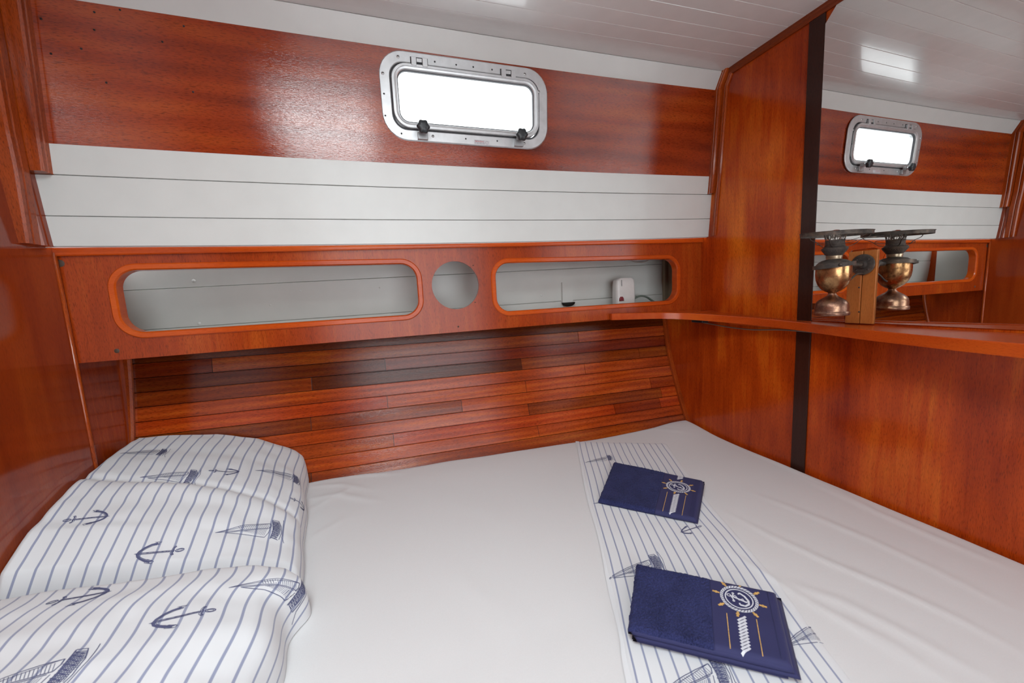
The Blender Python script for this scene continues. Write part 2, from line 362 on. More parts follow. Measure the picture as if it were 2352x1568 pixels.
# visible tone of single planks (row, piece index)
TONE = {(1, 0): .62, (1, 1): .85, (2, 0): .60, (2, 1): .75, (3, 0): .8, (3, 1): .55, (4, 0): 1.2, (4, 1): 1.0, (5, 0): 1.05, (5, 1): 1.2, (6, 0): .72, (6, 1): .8, (6, 2): 1.1, (7, 0): 1.1, (8, 0): .95, (9, 0): 1.15, (10, 0): .8, (0, 0): .55}
bm = bmesh.new(); cl = bm.loops.layers.color.new('tone')
for r in range(len(pl_seam_R) - 1):
    js = [at(px, bjy.get(r, 900), 1, 1.5)[0] for px in bj.get(r, [])]
    cuts = [-2.115] + sorted(js) + [.0]
    for k in range(len(cuts) - 1):
        a, b = cuts[k] + (.0009 if k else 0), cuts[k + 1] - .0009
        tn = TONE.get((r, k), rng.uniform(.80, 1.15)); hue = rng.uniform(.85, 1.1); off = rng.uniform(0, .0009)
        def pt(x, t, d):
            u = (x + 2.1) / 2.1; z0 = pl_seam_L[r] * (1 - u) + pl_seam_R[r] * u; z1 = pl_seam_L[r + 1] * (1 - u) + pl_seam_R[r + 1] * u
            z = z0 + (z1 - z0) * t; return (x, hull_y(x, z) + d + off, z)
        n = max(2, int((b - a) / .1)); P = []
        for x in span(a, b, n):
            P.append([pt(x, .02, .006), pt(x, .02, .0008), pt(x, .05, 0), pt(x, .5, -.0003), pt(x, .95, 0), pt(x, .98, .0008), pt(x, .98, .006)])
        f0 = len(bm.faces); V = grid(bm, P)
        for R_ in (V[0], V[-1]): bm.faces.new(R_)
        bm.faces.ensure_lookup_table()
        for f in bm.faces[f0:]:
            f.smooth = False
            for l in f.loops: l[cl] = (tn, tn * hue, tn * hue, 1)
P = [[(x, hull_y(x, z) + .004, z) for z in span(-.09, -.78, 14)] for x in span(-2.115, .0, 10)]
f0 = len(bm.faces); grid(bm, P); bm.faces.ensure_lookup_table()
for f in bm.faces[f0:]:
    for l in f.loops: l[cl] = (.05, .05, .05, 1)
o = obj('plank_lining', bm, W_PLANK, far); o['label'] = 'varnished teak strip lining behind the bunk'
# white hull inside locker
def zseam(x): return .0725 + (x + 2.04) / 2.0 * .030
def zlow(x): return -.056 + (x + 2.04) / 2.0 * .017
bm = bmesh.new(); P = []
for x in span(-2.115, .0, 20):
    s, q = zseam(x), zlow(x)
    col = [(.22, 0), (s + .0015, 0), (s, .006), (s - .0015, -.002), (.5 * (s + q), -.002), (q + .0012, 0), (q, .006), (q - .002, 0), (-.09, 0)]
    P.append([(x, hull_y(x, z) - .012 + d, z) for z, d in col])
grid(bm, P)
for f in bm.faces: f.smooth = False
# bumps of filled fastenings
for px, py in ((620, 700), (455, 743), (690, 668), (872, 660), (445, 645), (1243, 678)):
    q = at(px, py, 1, 1.53); lathe(bm, [(0, .0012), (.003, .001), (.006, -.001)], (q[0], hull_y(q[0], q[2]) - .0135, q[2]), 10, Vector((0, -1, 0)))
o = obj('locker_hull_planks', bm, GREYW, far); o['label'] = 'white painted hull inside the locker'
bm = bmesh.new()      # painted butt strap and dark limber notch
q = at(1302, 665, 1, 1.52); xs0 = q[0]
hexa(bm, [(xs0 - .022, hull_y(xs0, z) - .0165, z) if 0 else p for z in (0,) for p in
   [(xs0 - .024, 1.5145, -.05), (xs0 + .024, 1.5145, -.05), (xs0 + .024, 1.53, -.05), (xs0 - .024, 1.53, -.05), (xs0 - .024, 1.513, .037), (xs0 + .024, 1.513, .037), (xs0 + .024, 1.53, .037), (xs0 - .024, 1.53, .037)]])
obj('butt_strap', bm, GREYW, far)
bm = bmesh.new(); lathe(bm, [(0, 0.0), (.03, .0), (.03, -.01)], (xs0 + .002, 1.508, -.052), 24, Vector((0, -1, 0)))
for v in bm.verts:
    if v.co.z > -.05: v.co.z = -.05
    else: v.co.z = -.05 + (v.co.z + .05) * .55
obj('limber_notch', bm, BLACK, far)

# right bulkhead ------------------------------------------------------------------------
bm = bmesh.new(); box(bm, (.0, -.98, -1.35), (.03, 1.60, CEIL + .02)); wr = struct(obj('wall_right', bm, W_BULK))
bm = bmesh.new(); box(bm, (-.0055, .848, -.70), (.0, .893, .757)); tr = struct(obj('trim_1', bm, W_DARK, bevel=.001)); tr['label'] = 'dark brown vertical batten on the right bulkhead'
# ceiling moulding on right bulkhead
bm = bmesh.new()
grid(bm, [[(0, y, .757), (-.006, y, .757), (-.009, y, .763), (-.009, y, .770), (-.011, y, .773), (-.011, y, CEIL), (0, y, CEIL)] for y in (-.9, .3, 1.0, 1.193)], close_v=True)
for f in bm.faces: f.smooth = False
struct(obj('trim_2', bm, W_MOULD))
# battens along the topside on both bulkheads
def batten(name, side, rows_, xw, th, y0, y1, par=None, mat=W_TRIM, steps=None):
    bm = bmesh.new(); P = []
    for k in rows_:
        if isinstance(k, tuple): y, z = k
        else:
            p = row(k, -2.0 if side > 0 else 0.0); y, z = p.y, p.z
        th_ = th[rows_.index(k)] if isinstance(th, list) else th
        a, b = xw, xw + side * th_
        P.append([(a, y - y0, z), (b - side * .004, y - y0, z), (b, y - y0 + .004, z), (b, y - y0 + (y0 - y1) * .38, z), (b - side * .003, y - y0 + (y0 - y1) * .45, z), (b, y - y0 + (y0 - y1) * .55, z), (b, y - y1, z), (a, y - y1, z)])
    V = grid(bm, P, close_v=True)
    for R_ in (V[0], V[-1]): bm.faces.new(R_)
    for f in bm.faces: f.smooth = False
    return obj(name, bm, mat)
struct(batten('trim_3', -1, ['A', 'B', 'C', 'S1'], 0.0, .022, .022, -.002))
struct(batten('trim_4', -1, ['A', 'B', 'C', 'S1', 'D'], 0.0, .008, .042, .024))
bm = bmesh.new(); P = []
for z in span(-.12, -.72, 10):
    y = interp(TR, z); P.append([(-.0, y - .018, z), (-.010, y - .018, z), (-.014, y - .012, z), (-.014, y - .001, z), (0, y - .001, z)])
V = grid(bm, P, close_v=True)
for f in bm.faces: f.smooth = False
struct(obj('trim_5', bm, W_TRIM))

# left bulkhead ---------------------------------------------------------------------------
XW = -2.045
bm = bmesh.new(); box(bm, (XW - .03, -.98, -1.35), (XW, 1.262, CEIL + .02)); wl = struct(obj('wall_left', bm, W_LEFT))
bm = bmesh.new(); hexa(bm, [(-2.16, 1.262, -1.35), (XW - .012, 1.262, -1.35), (-2.105, 1.60, -1.35), (-2.16, 1.60, -1.35), (-2.16, 1.262, .17), (XW - .012, 1.262, .17), (-2.105, 1.60, .17), (-2.16, 1.60, .17)])
o = obj('outboard_panel', bm, W_BULK, wl)
bm = bmesh.new(); P = []
for z in (-.75, -.3, .158): P.append([(XW - .012, 1.258, z), (XW + .002, 1.258, z), (XW + .0042, 1.261, z), (XW + .0042, 1.266, z), (XW + .001, 1.269, z), (XW - .012, 1.269, z)])
V = grid(bm, P, close_v=True)
for R_ in (V[0], V[-1]): bm.faces.new(R_)
struct(obj('trim_6', bm, W_TRIM))
struct(batten('trim_7', 1, ['A', 'B', 'C', 'S1'], XW, [.096, .088, .060, .053], .028, -.002))
struct(batten('trim_8', 1, ['A', 'B', 'C', 'S1', 'D'], XW, [.060, .055, .034, .030, .016], .064, .030))
struct(batten('trim_10', 1, ['S1', 'S2', 'D'], XW, .020, .030, -.002, mat=W_LEFT))
bm = bmesh.new(); P = []
for z in span(-.12, -.72, 10):
    y = interp(TL, z); P.append([(-2.11, y - .014, z), (-2.086, y - .014, z), (-2.080, y - .010, z), (-2.080, y - .001, z), (-2.11, y - .001, z)])
V = grid(bm, P, close_v=True)
for f in bm.faces: f.smooth = False
struct(obj('trim_9', bm, W_TRIM))
# back wall with doorway to the saloon (behind the lens)
bm = bmesh.new(); box(bm, (-2.1, -1.0, -1.35), (-1.66, -.97, CEIL)); box(bm, (-.34, -1.0, -1.35), (.03, -.97, CEIL)); box(bm, (-1.66, -1.0, .61), (-.34, -.97, CEIL)); box(bm, (-1.66, -1.0, -1.35), (-.34, -.97, -.51))
struct(obj('wall_back', bm, W_LEFT))

# ------------------------------------------------------------------ portlight (window_1)
win = bpy.data.objects.new('window_1', None); C.objects.link(win); win['kind'] = 'structure'; win['label'] = 'aluminium framed opening portlight in the far wall'
wp = onpanel((WX0 + WX1) / 2, WZ0, 0); win.location = wp + Vector((0, 0, ZO)); ORG[win.name] = tuple(win.location)
def wpf(a, b, h): return onpanel(a, b, h)
def ringloop(inset, r): return rrect(WX0 + inset, WX1 - inset, WZ0 + inset, WZ1 - inset, r)
bm = bmesh.new()
base = ringloop(.030, .040)    # inner edge of flange; profile offsets go outward
sweep2d(bm, base, [(.0, -.03), (.0, .004), (.002, .0055), (.027, .0055), (.030, .003), (.030, -.0), (.012, -.0), (.012, -.03)], wpf, smooth=False)
obj('window_frame', bm, ALU, win)
bm = bmesh.new(); sweep2d(bm, base, [(-.004, -.02), (-.004, .003), (.0002, .003), (.0002, -.02)], wpf); obj('gasket', bm, RUBBER, win)
bm = bmesh.new()
sash = ringloop(.050, .028)
sweep2d(bm, sash, [(0, -.012), (.0, .006), (.003, .010), (.008, .011), (.009, .013), (.015, .013), (.0165, .010), (.0165, -.012)], wpf)
obj('sash', bm, ALU, win)
bm = bmesh.new(); plate(bm, [ringloop(.049, .028)], lambda a, b, s: wpf(a, b, -.004 - .005 * s)); obj('glass_pane', bm, GLASS, win)
bm = bmesh.new(); sweep2d(bm, ringloop(.0515, .027), [(0, -.002), (0, .0065), (.0025, .0065), (.0025, -.002)], wpf); obj('glazing_seal', bm, RUBBER, win)
def wbox(bm, cx, cz, w_, h_, d0, d1):
    hexa(bm, [wpf(cx + sx * w_ / 2, cz + sz * h_ / 2, d) for sz in (-1, 1) for sx, d in ((-1, d1), (1, d1), (1, d0), (-1, d0))])
for px, py in ((962, 143), (1165, 170)):
    q = panel_px(px, py); bm = bmesh.new()
    wbox(bm, q[0], q[2], .050, .019, .004, .0062)
    h = obj('hinge', bm, RUBBER, win, bevel=.0004)
    bm = bmesh.new()
    for dx in (-.0158, .0158): wbox(bm, q[0] + dx, q[2] - .005, .0145, .022, .005, .015)
    wbox(bm, q[0], q[2], .016, .010, .005, .012); obj('knuckle', bm, ALU, h, bevel=.001)
scr = [(914, 132), (879, 170), (882, 217), (885, 267), (922, 308), (994, 314), (1069, 320), (1141, 325), (1203, 330), (1234, 299), (1235, 257), (1236, 212), (1204, 172), (1129, 162), (1086, 156), (1047, 151), (998, 144)]
for i, (px, py) in enumerate(scr):
    q = panel_px(px, py); bm = bmesh.new(); n_ = Vector((0, -1, -KP)).normalized(); c0 = wpf(q[0], q[2], .0052)
    dark = i in (2, 3, 4, 6, 7, 9, 10, 13, 14, 15, 16)
    if dark: lathe(bm, [(0, .0009), (.0022, .0009), (.0026, .0008)], c0, 12, n_)
    else:
        lathe(bm, [(0, .0016), (.003, .0013), (.0042, .0004), (.0046, 0)], c0, 14, n_)
    s_ = obj('screw', bm, RUBBER if dark else SCREW, win)
    if not dark:
        bm = bmesh.new(); 
        for w_, h_ in ((.0045, .0009), (.0009, .0045)): wbox(bm, q[0], q[2], w_, h_, .0062, .0070)
        obj('cross_slot', bm, RUBBER, s_)
def knob(px, py):
    q = panel_px(px, py); cx, cz = q[0] + .004, q[2] - .004; n_ = Vector((0, -1, -KP)).normalized()
    bm = bmesh.new(); wbox(bm, cx, cz - .014, .030, .020, .004, .016)
    blk = obj('latch_block', bm, ALUD, win, bevel=.0015)
    bm = bmesh.new(); wbox(bm, cx, cz + .002, .018, .016, .012, .024); lathe(bm, [(0, .0), (.006, .0), (.006, .03), (0, .03)], wpf(cx, cz + .002, .012), 16, n_)
    obj('stem', bm, ALU, blk, smooth=True, autos=40)
    bm = bmesh.new(); c0 = wpf(cx, cz + .002, .034); a, b = frame_of(n_)
    rings = []
    for r, h in ((0, 0), (.72, 0), (.94, .003), (1, .007), (.98, .012), (.80, .0155), (.35, .0165), (0, .0165)):
        rings.append([c0 + n_ * h + (a * math.cos(t_) + b * math.sin(t_)) * (.0178 * r * (1 + .085 * math.cos(6 * t_))) for t_ in [2 * math.pi * k / 48 for k in range(48)]])
    grid(bm, rings, close_v=True); obj('knob', bm, KNOB, blk, smooth=True)
knob(966, 300); knob(1186, 317)
# maker's sticker
q = panel_px(1106, 328); PAPER = plain('sticker_paper', (.55, .54, .56), .4); REDI = plain('sticker_red', (.55, .12, .12), .5); GRYI = plain('sticker_grey', (.30, .30, .34), .5)
bm = bmesh.new()
slope = -.012
def stk(cx, cz, w_, h_, d, mi):
    hexa(bm, [wpf(q[0] + cx + sx * w_ / 2, q[2] + cz + sz * h_ / 2 + (cx + sx * w_ / 2) * slope, dd) for sz in (-1, 1) for sx, dd in ((-1, d), (1, d), (1, .005), (-1, .005))], mi)
stk(0, 0, .050, .0125, .0057, 0)
for k, (zz, m_) in enumerate(((.0042, 2), (-.0015, 2), (-.0043, 2))):
    for j in range(7): stk(-.021 + j * .0046 + .001 * (j % 2), zz, .0036, .0011, .0059, m_)
def letter_strokes(ch):     # simple block letters on a 1 x 1 cell
    return {'S': [((1, 1), (0, 1)), ((0, 1), (0, .5)), ((0, .5), (1, .5)), ((1, .5), (1, 0)), ((1, 0), (0, 0))], 'E': [((0, 0), (0, 1)), ((0, 1), (1, 1)), ((0, .5), (.8, .5)), ((0, 0), (1, 0))],
            'A': [((0, 0), (.5, 1)), ((.5, 1), (1, 0)), ((.2, .4), (.8, .4))], 'D': [((0, 0), (0, 1)), ((0, 1), (.7, .9)), ((.7, .9), (1, .5)), ((1, .5), (.7, .1)), ((.7, .1), (0, 0))],
            'M': [((0, 0), (0, 1)), ((0, 1), (.5, .4)), ((.5, .4), (1, 1)), ((1, 1), (1, 0))], 'N': [((0, 0), (0, 1)), ((0, 1), (1, 0)), ((1, 0), (1, 1))], 'O': [((0, 0), (0, 1)), ((0, 1), (1, 1)), ((1, 1), (1, 0)), ((1, 0), (0, 0))]}[ch]
for j, ch in enumerate('SEADSAN'):
    for (a0, b0), (a1, b1) in letter_strokes(ch):
        p0 = (-.0215 + j * .0040 + a0 * .0027, .0004 + b0 * .0026); p1 = (-.0215 + j * .0040 + a1 * .0027, .0004 + b1 * .0026)
        d = Vector((p1[0] - p0[0], p1[1] - p0[1])); n2 = Vector((-d.y, d.x)).normalized() * .00035
        vs_ = [wpf(q[0] + p[0] + s * n2.x, q[2] + p[1] + s * n2.y + p[0] * slope, .00595) for p, s in ((p0, 1), (p1, 1), (p1, -1), (p0, -1))]
        f = bm.faces.new([bm.verts.new(v) for v in vs_]); f.material_index = 1
circ = [(.0165 + .0042 * math.cos(t_), .0042 * math.sin(t_)) for t_ in [2 * math.pi * k / 24 for k in range(24)]]
sweep2d(bm, circ, [(0, .0057), (0, .00595), (.0006, .00595), (.0006, .0057)], lambda a, b, h: wpf(q[0] + a, q[2] + b + a * slope, h), mi=2)
o = obj('sticker', bm, [PAPER, REDI, GRYI], win); o['label'] = 'small printed sticker with red lettering'

# ------------------------------------------------------------------ side locker (fascia with cut-outs)
lk = thing('side_locker', 'long varnished wooden locker front with two oval slots and a round hole', 'locker', (-1.02, 1.29, -.13))
FY = 1.2865
def fy(x): return FY + yc(x)
bot = lambda x: -.1205; top = lambda x: .1495 + (x + 2.05) * .0108
H1 = (-1.957, -1.159, -.068, .129); H2 = (-.925, -.111, -.078, .124)
bm = bmesh.new()
outer = [(x, bot(x)) for x in span(-2.046, .0, 26)] + [(x, top(x)) for x in span(.0, -2.046, 26)]
h1 = rrect(H1[0] + .010, H1[1] - .010, H1[2] + .010, H1[3] - .010, .055); h2 = rrect(H2[0] + .010, H2[1] - .010, H2[2] + .010, H2[3] - .010, .055)
CX, CZ, CR = -1.049, .0375, .080
h3 = [(CX + CR * math.cos(t_), CZ + CR * math.sin(t_)) for t_ in [2 * math.pi * k / 48 for k in range(48)]]
plate(bm, [outer, sub(h1, .08), sub(h2, .08), h3], lambda a, b, s: Vector((a, fy(a) + (.012 if s else 0), b)))
obj('fascia', bm, W_FASC, lk)
for k, (x0, x1, z0, z1) in enumerate((H1, H2)):
    bm = bmesh.new(); lp = sub(rrect(x0 + .017, x1 - .017, z0 + .017, z1 - .017, .048, 10), .06)
    sweep2d(bm, lp, [(-.0, .026), (0, -.002), (.003, -.006), (.014, -.006), (.017, -.003), (.017, .001), (.006, .001), (.006, .026)], lambda a, b, h: Vector((a, fy(a) + h, b)))
    obj('slot_edging', bm, W_EDGE, lk)
bm = bmesh.new()
P = [[Vector((x, fy(x) + d, top(x) + h)) for d, h in ((.004, .000), (-.008, .000), (-.010, .003), (-.010, .0195), (-.006, .0225), (.004, .0225))] for x in span(-2.046, 0, 26)]
V = grid(bm, P, close_v=True)
for R_ in (V[0], V[-1]): bm.faces.new(R_)
for f in bm.faces: f.smooth = False
obj('capping_strip', bm, W_EDGE, lk)
bm = bmesh.new(); P = [[Vector((x, fy(x) + d, top(x) + h)) for d, h in ((.004, .021), (.004, .0262), (.22, .0262), (.22, .021))] for x in span(-2.046, 0, 10)]
V = grid(bm, P, close_v=True); obj('locker_top', bm, BLACK, lk)
bm = bmesh.new(); hexa(bm, [(-2.044, fy(-2.04) + .012, -.118), (0, fy(0) + .012, -.105), (0, 1.515, -.105), (-2.09, 1.535, -.118), (-2.044, fy(-2.04) + .012, -.108), (0, fy(0) + .012, -.095), (0, 1.515, -.095), (-2.09, 1.535, -.108)])
obj('locker_floor', bm, W_GREY, lk)
bm = bmesh.new(); box(bm, (-.012, 1.318, -.094), (-.001, 1.50, .155)); box(bm, (-.030, 1.486, -.094), (-.0125, 1.504, .155)); obj('end_panel', bm, W_GREY, lk)
bm = bmesh.new(); hexa(bm, [(-2.07, 1.302, -.105), (-2.056, 1.302, -.105), (-2.086, 1.50, -.105), (-2.10, 1.50, -.105), (-2.07, 1.302, .15), (-2.056, 1.302, .15), (-2.086, 1.50, .15), (-2.10, 1.50, .15)]); obj('end_panel', bm, GREYW, lk)
for px, py, r in ((277, 804, .006), (150, 606, .009), (1053, 750, .003), (1087, 609, .002), (1092, 694, .002)):
    q = at(px, py, 1, FY); bm = bmesh.new(); lathe(bm, [(0, .0008), (r * .8, .0008), (r, 0)], (q[0], fy(q[0]), q[2]), 14, Vector((0, -1, 0))); obj('screw', bm, plain('corroded_screw', (.06, .035, .022), .6), lk)

# ------------------------------------------------------------------ corner shelf running along the right bulkhead
sh = thing('corner_shelf', 'curved varnished shelf running along the right bulkhead below the mirror', 'shelf', (-.1, .7, -.16))
fr = [(-.452, 1.280, -.096), (-.36, 1.281, -.1000), (-.27, 1.274, -.1035), (-.205, 1.254, -.107), (-.150, 1.212, -.112), (-.112, 1.145, -.117), (-.086, 1.06, -.122), (-.068, .972, -.127), (-.066, .90, -.1305), (-.080, .82, -.1325), (-.108, .735, -.134), (-.146, .615, -.135), (-.171, .523, -.135), (-.190, .447, -.135), (-.206, .36, -.135), (-.225, .2, -.135), (-.24, -.2, -.135), (-.25, -.9, -.135)]
def smoothpath(P, n=6):
    P = [Vector(p) for p in P]; out = []
    for i in range(len(P) - 1):
        p0, p1, p2, p3 = P[max(i - 1, 0)], P[i], P[i + 1], P[min(i + 2, len(P) - 1)]
        for k in range(n):
            t_ = k / n; out.append(.5 * ((2 * p1) + (p2 - p0) * t_ + (2 * p0 - 5 * p1 + 4 * p2 - p3) * t_ * t_ + (3 * p1 - p0 - 3 * p2 + p3) * t_ ** 3))
    out.append(P[-1]); return out
fp = smoothpath(fr, 10)
bm = bmesh.new(); P = []
for i, p in enumerate(fp):
    t_ = (fp[min(i + 1, len(fp) - 1)] - fp[max(i - 1, 0)]); t_.z = 0; t_.normalize(); nr = Vector((-t_.y, t_.x, 0))     # to bulkhead side
    if nr.x < 0 and nr.y < 0 or nr.x < -.5: nr = -nr
    th = .012
    P.append([p + Vector((0, 0, -.0255)), p + Vector((0, 0, -.002)), p + nr * .002 + Vector((0, 0, .0)), p + nr * (th - .002), p + nr * th + Vector((0, 0, -.003)), p + nr * th + Vector((0, 0, -.0255))])
V = grid(bm, P, close_v=True)
for R_ in (V[0], V[-1]): bm.faces.new(R_)
obj('fiddle', bm, W_EDGEY, sh, smooth=True, autos=30)
bm = bmesh.new(); P = []
for i, p in enumerate(fp[8:]):
    yb = min(1.284, p.y + .0) 
    q = Vector((-.0005, p.y, p.z)) if p.y < 1.24 else Vector((p.x * (1 - (i / 24.)) if i < 24 else -.0005, fy(p.x) - .001, p.z))
    e = Vector((.006, .004, 0)) if p.y < 1.24 else Vector((0, .006, 0))
    if p.y >= 1.24: q.x = max(q.x, p.x)
    P.append([p + e + Vector((0, 0, -.003)), q + Vector((0, 0, -.003)), q + Vector((0, 0, -.017)), p + e + Vector((0, 0, -.017))])
V = grid(bm, P, close_v=True)
# corner triangle
a_ = P[-1]
for f in bm.faces: f.smooth = False
i0 = next(i for i, p in enumerate(fp[8:]) if p.y < 1.24); p1 = P[i0 - 1][0]; p2 = P[i0][0]
hexa(bm, [p1 + Vector((0, 0, -.012)), p2 + Vector((0, 0, -.012)), Vector((-.0005, p2.y, p2.z - .012)), Vector((-.0005, 1.296, p1.z - .014)), p1, p2, Vector((-.0005, p2.y, p2.z)), Vector((-.0005, 1.296, p1.z - .001))])
obj('shelf_board', bm, W_EDGEY, sh)
bm = bmesh.new(); box(bm, (-.045, .925, -.158), (-.012, 1.12, -.1435)); obj('support_cleat', bm, W_EDGEY, sh, bevel=.002)
# cable under the shelf
bm = bmesh.new(); cp = [at(px, py, 0, xx) for px, py, xx in ((1612, 740, -.03), (1640, 745, -.028), (1680, 752, -.028), (1730, 757, -.03), (1790, 757, -.032), (1850, 761, -.035), (1905, 766, -.04), (1935, 768, -.045))]
tube(bm, smoothpath(cp, 5), .0024, 8)
tag(obj('cable', bm, plain('grey_cable_sheath', (.16, .12, .09), .5), None), 'thin grey electric cable sagging under the corner shelf', 'cable')
bm = bmesh.new(); q = at(1608, 737, 0, -.03); box(bm, (q[0] - .018, q[1] - .03, q[2] - .006), (q[0] + .016, q[1] + .03, q[2] + .006)); tag(obj('cable_clip', bm, KNOB, bevel=.003), 'black plastic clip under the corner shelf at the cable end', 'clip')

# ------------------------------------------------------------------ mirror and lamp board
mm, N, L, P_ = newmat('mirror_glass'); P_.inputs['Base Color'].default_value = (.86, .87, .86, 1); P_.inputs['Metallic'].default_value = 1; P_.inputs['Roughness'].default_value = .004
mi = thing('mirror', 'large frameless wall mirror on the right bulkhead above the shelf', 'mirror', (0, .3, -.132))
bm = bmesh.new()
NX0, NX1, NZ = .6835, .7515, .072
outl = [(-.55, -.1315), (NX0, -.1315), (NX0, NZ - .012), (NX0 + .004, NZ - .002), (NX0 + .014, NZ + .002), (NX1 - .004, NZ), (NX1, NZ - .004), (NX1, -.1315), (.8475, -.1315), (.8475, .725), (.820, .7565), (-.55, .7565)]
MP = -.0045
plate(bm, [outl], lambda a, b, s: Vector((MP if s == 0 else -.0006, a, b)), 0)
for f in bm.faces:
    if all(abs(v.co.x - MP) < 1e-5 for v in f.verts): f.material_index = 0
    else: f.material_index = 1
EDGE = plain('mirror_edge', (.30, .29, .27), .5, var=.4, bscale=200)
obj('glass', bm, [mm, EDGE], mi)
bm = bmesh.new(); box(bm, (-.012, .717, -.134), (-.0005, .7505, .068)); box(bm, (-.009, .6845, -.134), (-.0005, .7155, .068))
lb = tag(obj('lamp_board', bm, W_POST, None, bevel=.001), 'narrow pale wooden board behind the oil lamp, set in a mirror notch', 'board')
for py_ in (660, 716):
    q = at(1973, py_, 0, -.012); bm = bmesh.new(); lathe(bm, [(0, .0008), (.0018, .0008), (.0022, -.0004)], (-.0122, q[1], q[2]), 10, Vector((-1, 0, 0))); obj('screw', bm, RUBBER, lb)
# ------------------------------------------------------------------ oil lamp
LX, LY = -.130, .714
lamp = thing('oil_lamp', 'tarnished brass gimbal oil lamp without its chimney, mounted before the mirror', 'lamp', (LX, LY, -.102))
def brass(name, c1, c2, c3, rough, metal=1.0):
    m, N, L, P = newmat(name); tc = nd(N, 'ShaderNodeTexCoord'); nz = nd(N, 'ShaderNodeTexNoise'); nz.inputs['Scale'].default_value = 32; nz.inputs['Detail'].default_value = 8; nz.inputs['Roughness'].default_value = .7
    L.new(tc.outputs['Object'], nz.inputs['Vector']); r = ramp(N, L, nz.outputs['Fac'], [(.35, c1), (.5, c2), (.66, c3)]); L.new(r.outputs[0], P.inputs['Base Color'])
    r2 = ramp(N, L, nz.outputs['Fac'], [(.38, (rough + .25,) * 3), (.6, (rough,) * 3)]); L.new(r2.outputs[0], P.inputs['Roughness']); P.inputs['Metallic'].default_value = metal
    return m
BR1 = brass('tarnished_brass', (.10, .045, .02), (.34, .18, .08), (.52, .31, .14), .22)
BR2 = brass('brown_patinated_brass', (.10, .05, .04), (.24, .13, .09), (.40, .24, .14), .28)
BR3 = brass('dark_oxidised_brass', (.05, .045, .042), (.09, .075, .065), (.16, .12, .09), .5, .7)
bm = bmesh.new()
lathe(bm, [(0, -.097), (.036, -.097), (.0385, -.102), (.0392, -.098), (.0392, -.094), (.0375, -.0925), (.037, -.090), (.037, -.080), (.0355, -.071), (.030, -.063), (.022, -.057), (.014, -.052), (.0095, -.047), (.0085, -.043)], (LX, LY, 0), 48)
obj('base', bm, BR2, lamp, smooth=True, autos=50)
bm = bmesh.new(); lathe(bm, [(.0085, -.0445), (.0095, -.041), (.016, -.038), (.025, -.031), (.0325, -.020), (.0370, -.007), (.0385, .006), (.0385, .022), (.0380, .030)], (LX, LY, 0), 48)
obj('oil_reservoir', bm, BR1, lamp, smooth=True)
bm = bmesh.new(); lathe(bm, [(.0385, .0295), (.038, .034), (.033, .040), (.026, .0445), (.0165, .047), (.0165, .048)], (LX, LY, 0), 48); obj('shoulder', bm, BR3, lamp, smooth=True)
bm = bmesh.new(); lathe(bm, [(.016, .046), (.0172, .048), (.0172, .0515), (.0178, .052), (.0178, .0555), (.0165, .057), (.014, .057)], (LX, LY, 0), 40); obj('collar', bm, brass('worn_collar_brass', (.2, .15, .1), (.33, .25, .17), (.5, .42, .30), .35), lamp, smooth=True, autos=35)
# burner gallery with pierced holes
bm = bmesh.new(); lathe(bm, [(.0165, .056), (.018, .058), (.0275, .0715), (.0285, .0745), (.0275, .0765), (.022, .080), (.0215, .084), (.0205, .0845), (.0205, .094), (.0213, .0955), (.0205, .097), (.018, .097), (.018, .090), (0, .09)], (LX, LY, 0), 48)
bu = obj('burner', bm, BR3, lamp, smooth=True, autos=35)
bm = bmesh.new()
for k in range(30):
    for j in range(3):
        a = 2 * math.pi * (k + .5 * (j % 2)) / 30; rr = .0198 + .0028 * j; zz = .0608 + .0040 * j
        c0 = Vector((LX + rr * math.cos(a) * 1.002, LY + rr * math.sin(a) * 1.002, zz)); nn = Vector((math.cos(a) * .8, math.sin(a) * .8, -.6)).normalized()
        lathe(bm, [(0, .0004), (.0011, .0004), (.0012, -.0006)], c0, 6, nn)
pp = obj('air_holes', bm, BLACK, bu); pp['label'] = 'rows of pierced air holes'
bm = bmesh.new()
for k in range(14):     # crown of looped prongs that held the chimney
    a = 2 * math.pi * k / 14; da = .155; pts = []
    for s, zz, dr in ((-.35, .096, 0), (-.8, .101, .0010), (-1, .106, .0022), (-.6, .1105, .0034), (0, .1125, .004), (.6, .1105, .0034), (1, .106, .0022), (.8, .101, .0010), (.35, .096, 0)):
        r_ = .0198 + dr; pts.append((LX + r_ * math.cos(a + s * da), LY + r_ * math.sin(a + s * da), zz))
    tube(bm, pts, .0007, 5)
obj('chimney_prongs', bm, BR3, bu)
bm = bmesh.new(); lathe(bm, [(.0108, .091), (.0115, .101), (.0125, .110), (.0115, .118), (.008, .123), (.0, .1245)], (LX, LY, 0), 24)
gm, N, L, P_ = newmat('thin_bulb_glass'); P_.inputs['Transmission Weight'].default_value = .95; P_.inputs['Roughness'].default_value = .05; P_.inputs['IOR'].default_value = 1.15; P_.inputs['Base Color'].default_value = (.9, .88, .84, 1)
nz = nd(N, 'ShaderNodeTexNoise'); r = ramp(N, L, nz.outputs['Fac'], [(.3, (.03, .03, .03)), (.7, (.09, .09, .09))]); L.new(r.outputs[0], P_.inputs['Roughness'])
obj('glass_bulb', bm, gm, bu, smooth=True)
bm = bmesh.new()    # wick knob
tube(bm, [(LX - .02, LY - .014, .068), (LX - .032, LY - .022, .069)], .0012, 6)
lathe(bm, [(0, 0), (.005, 0), (.0052, .002), (0, .0025)], (LX - .031, LY - .0215, .069), 16, Vector((-.8, -.55, .05)).normalized())
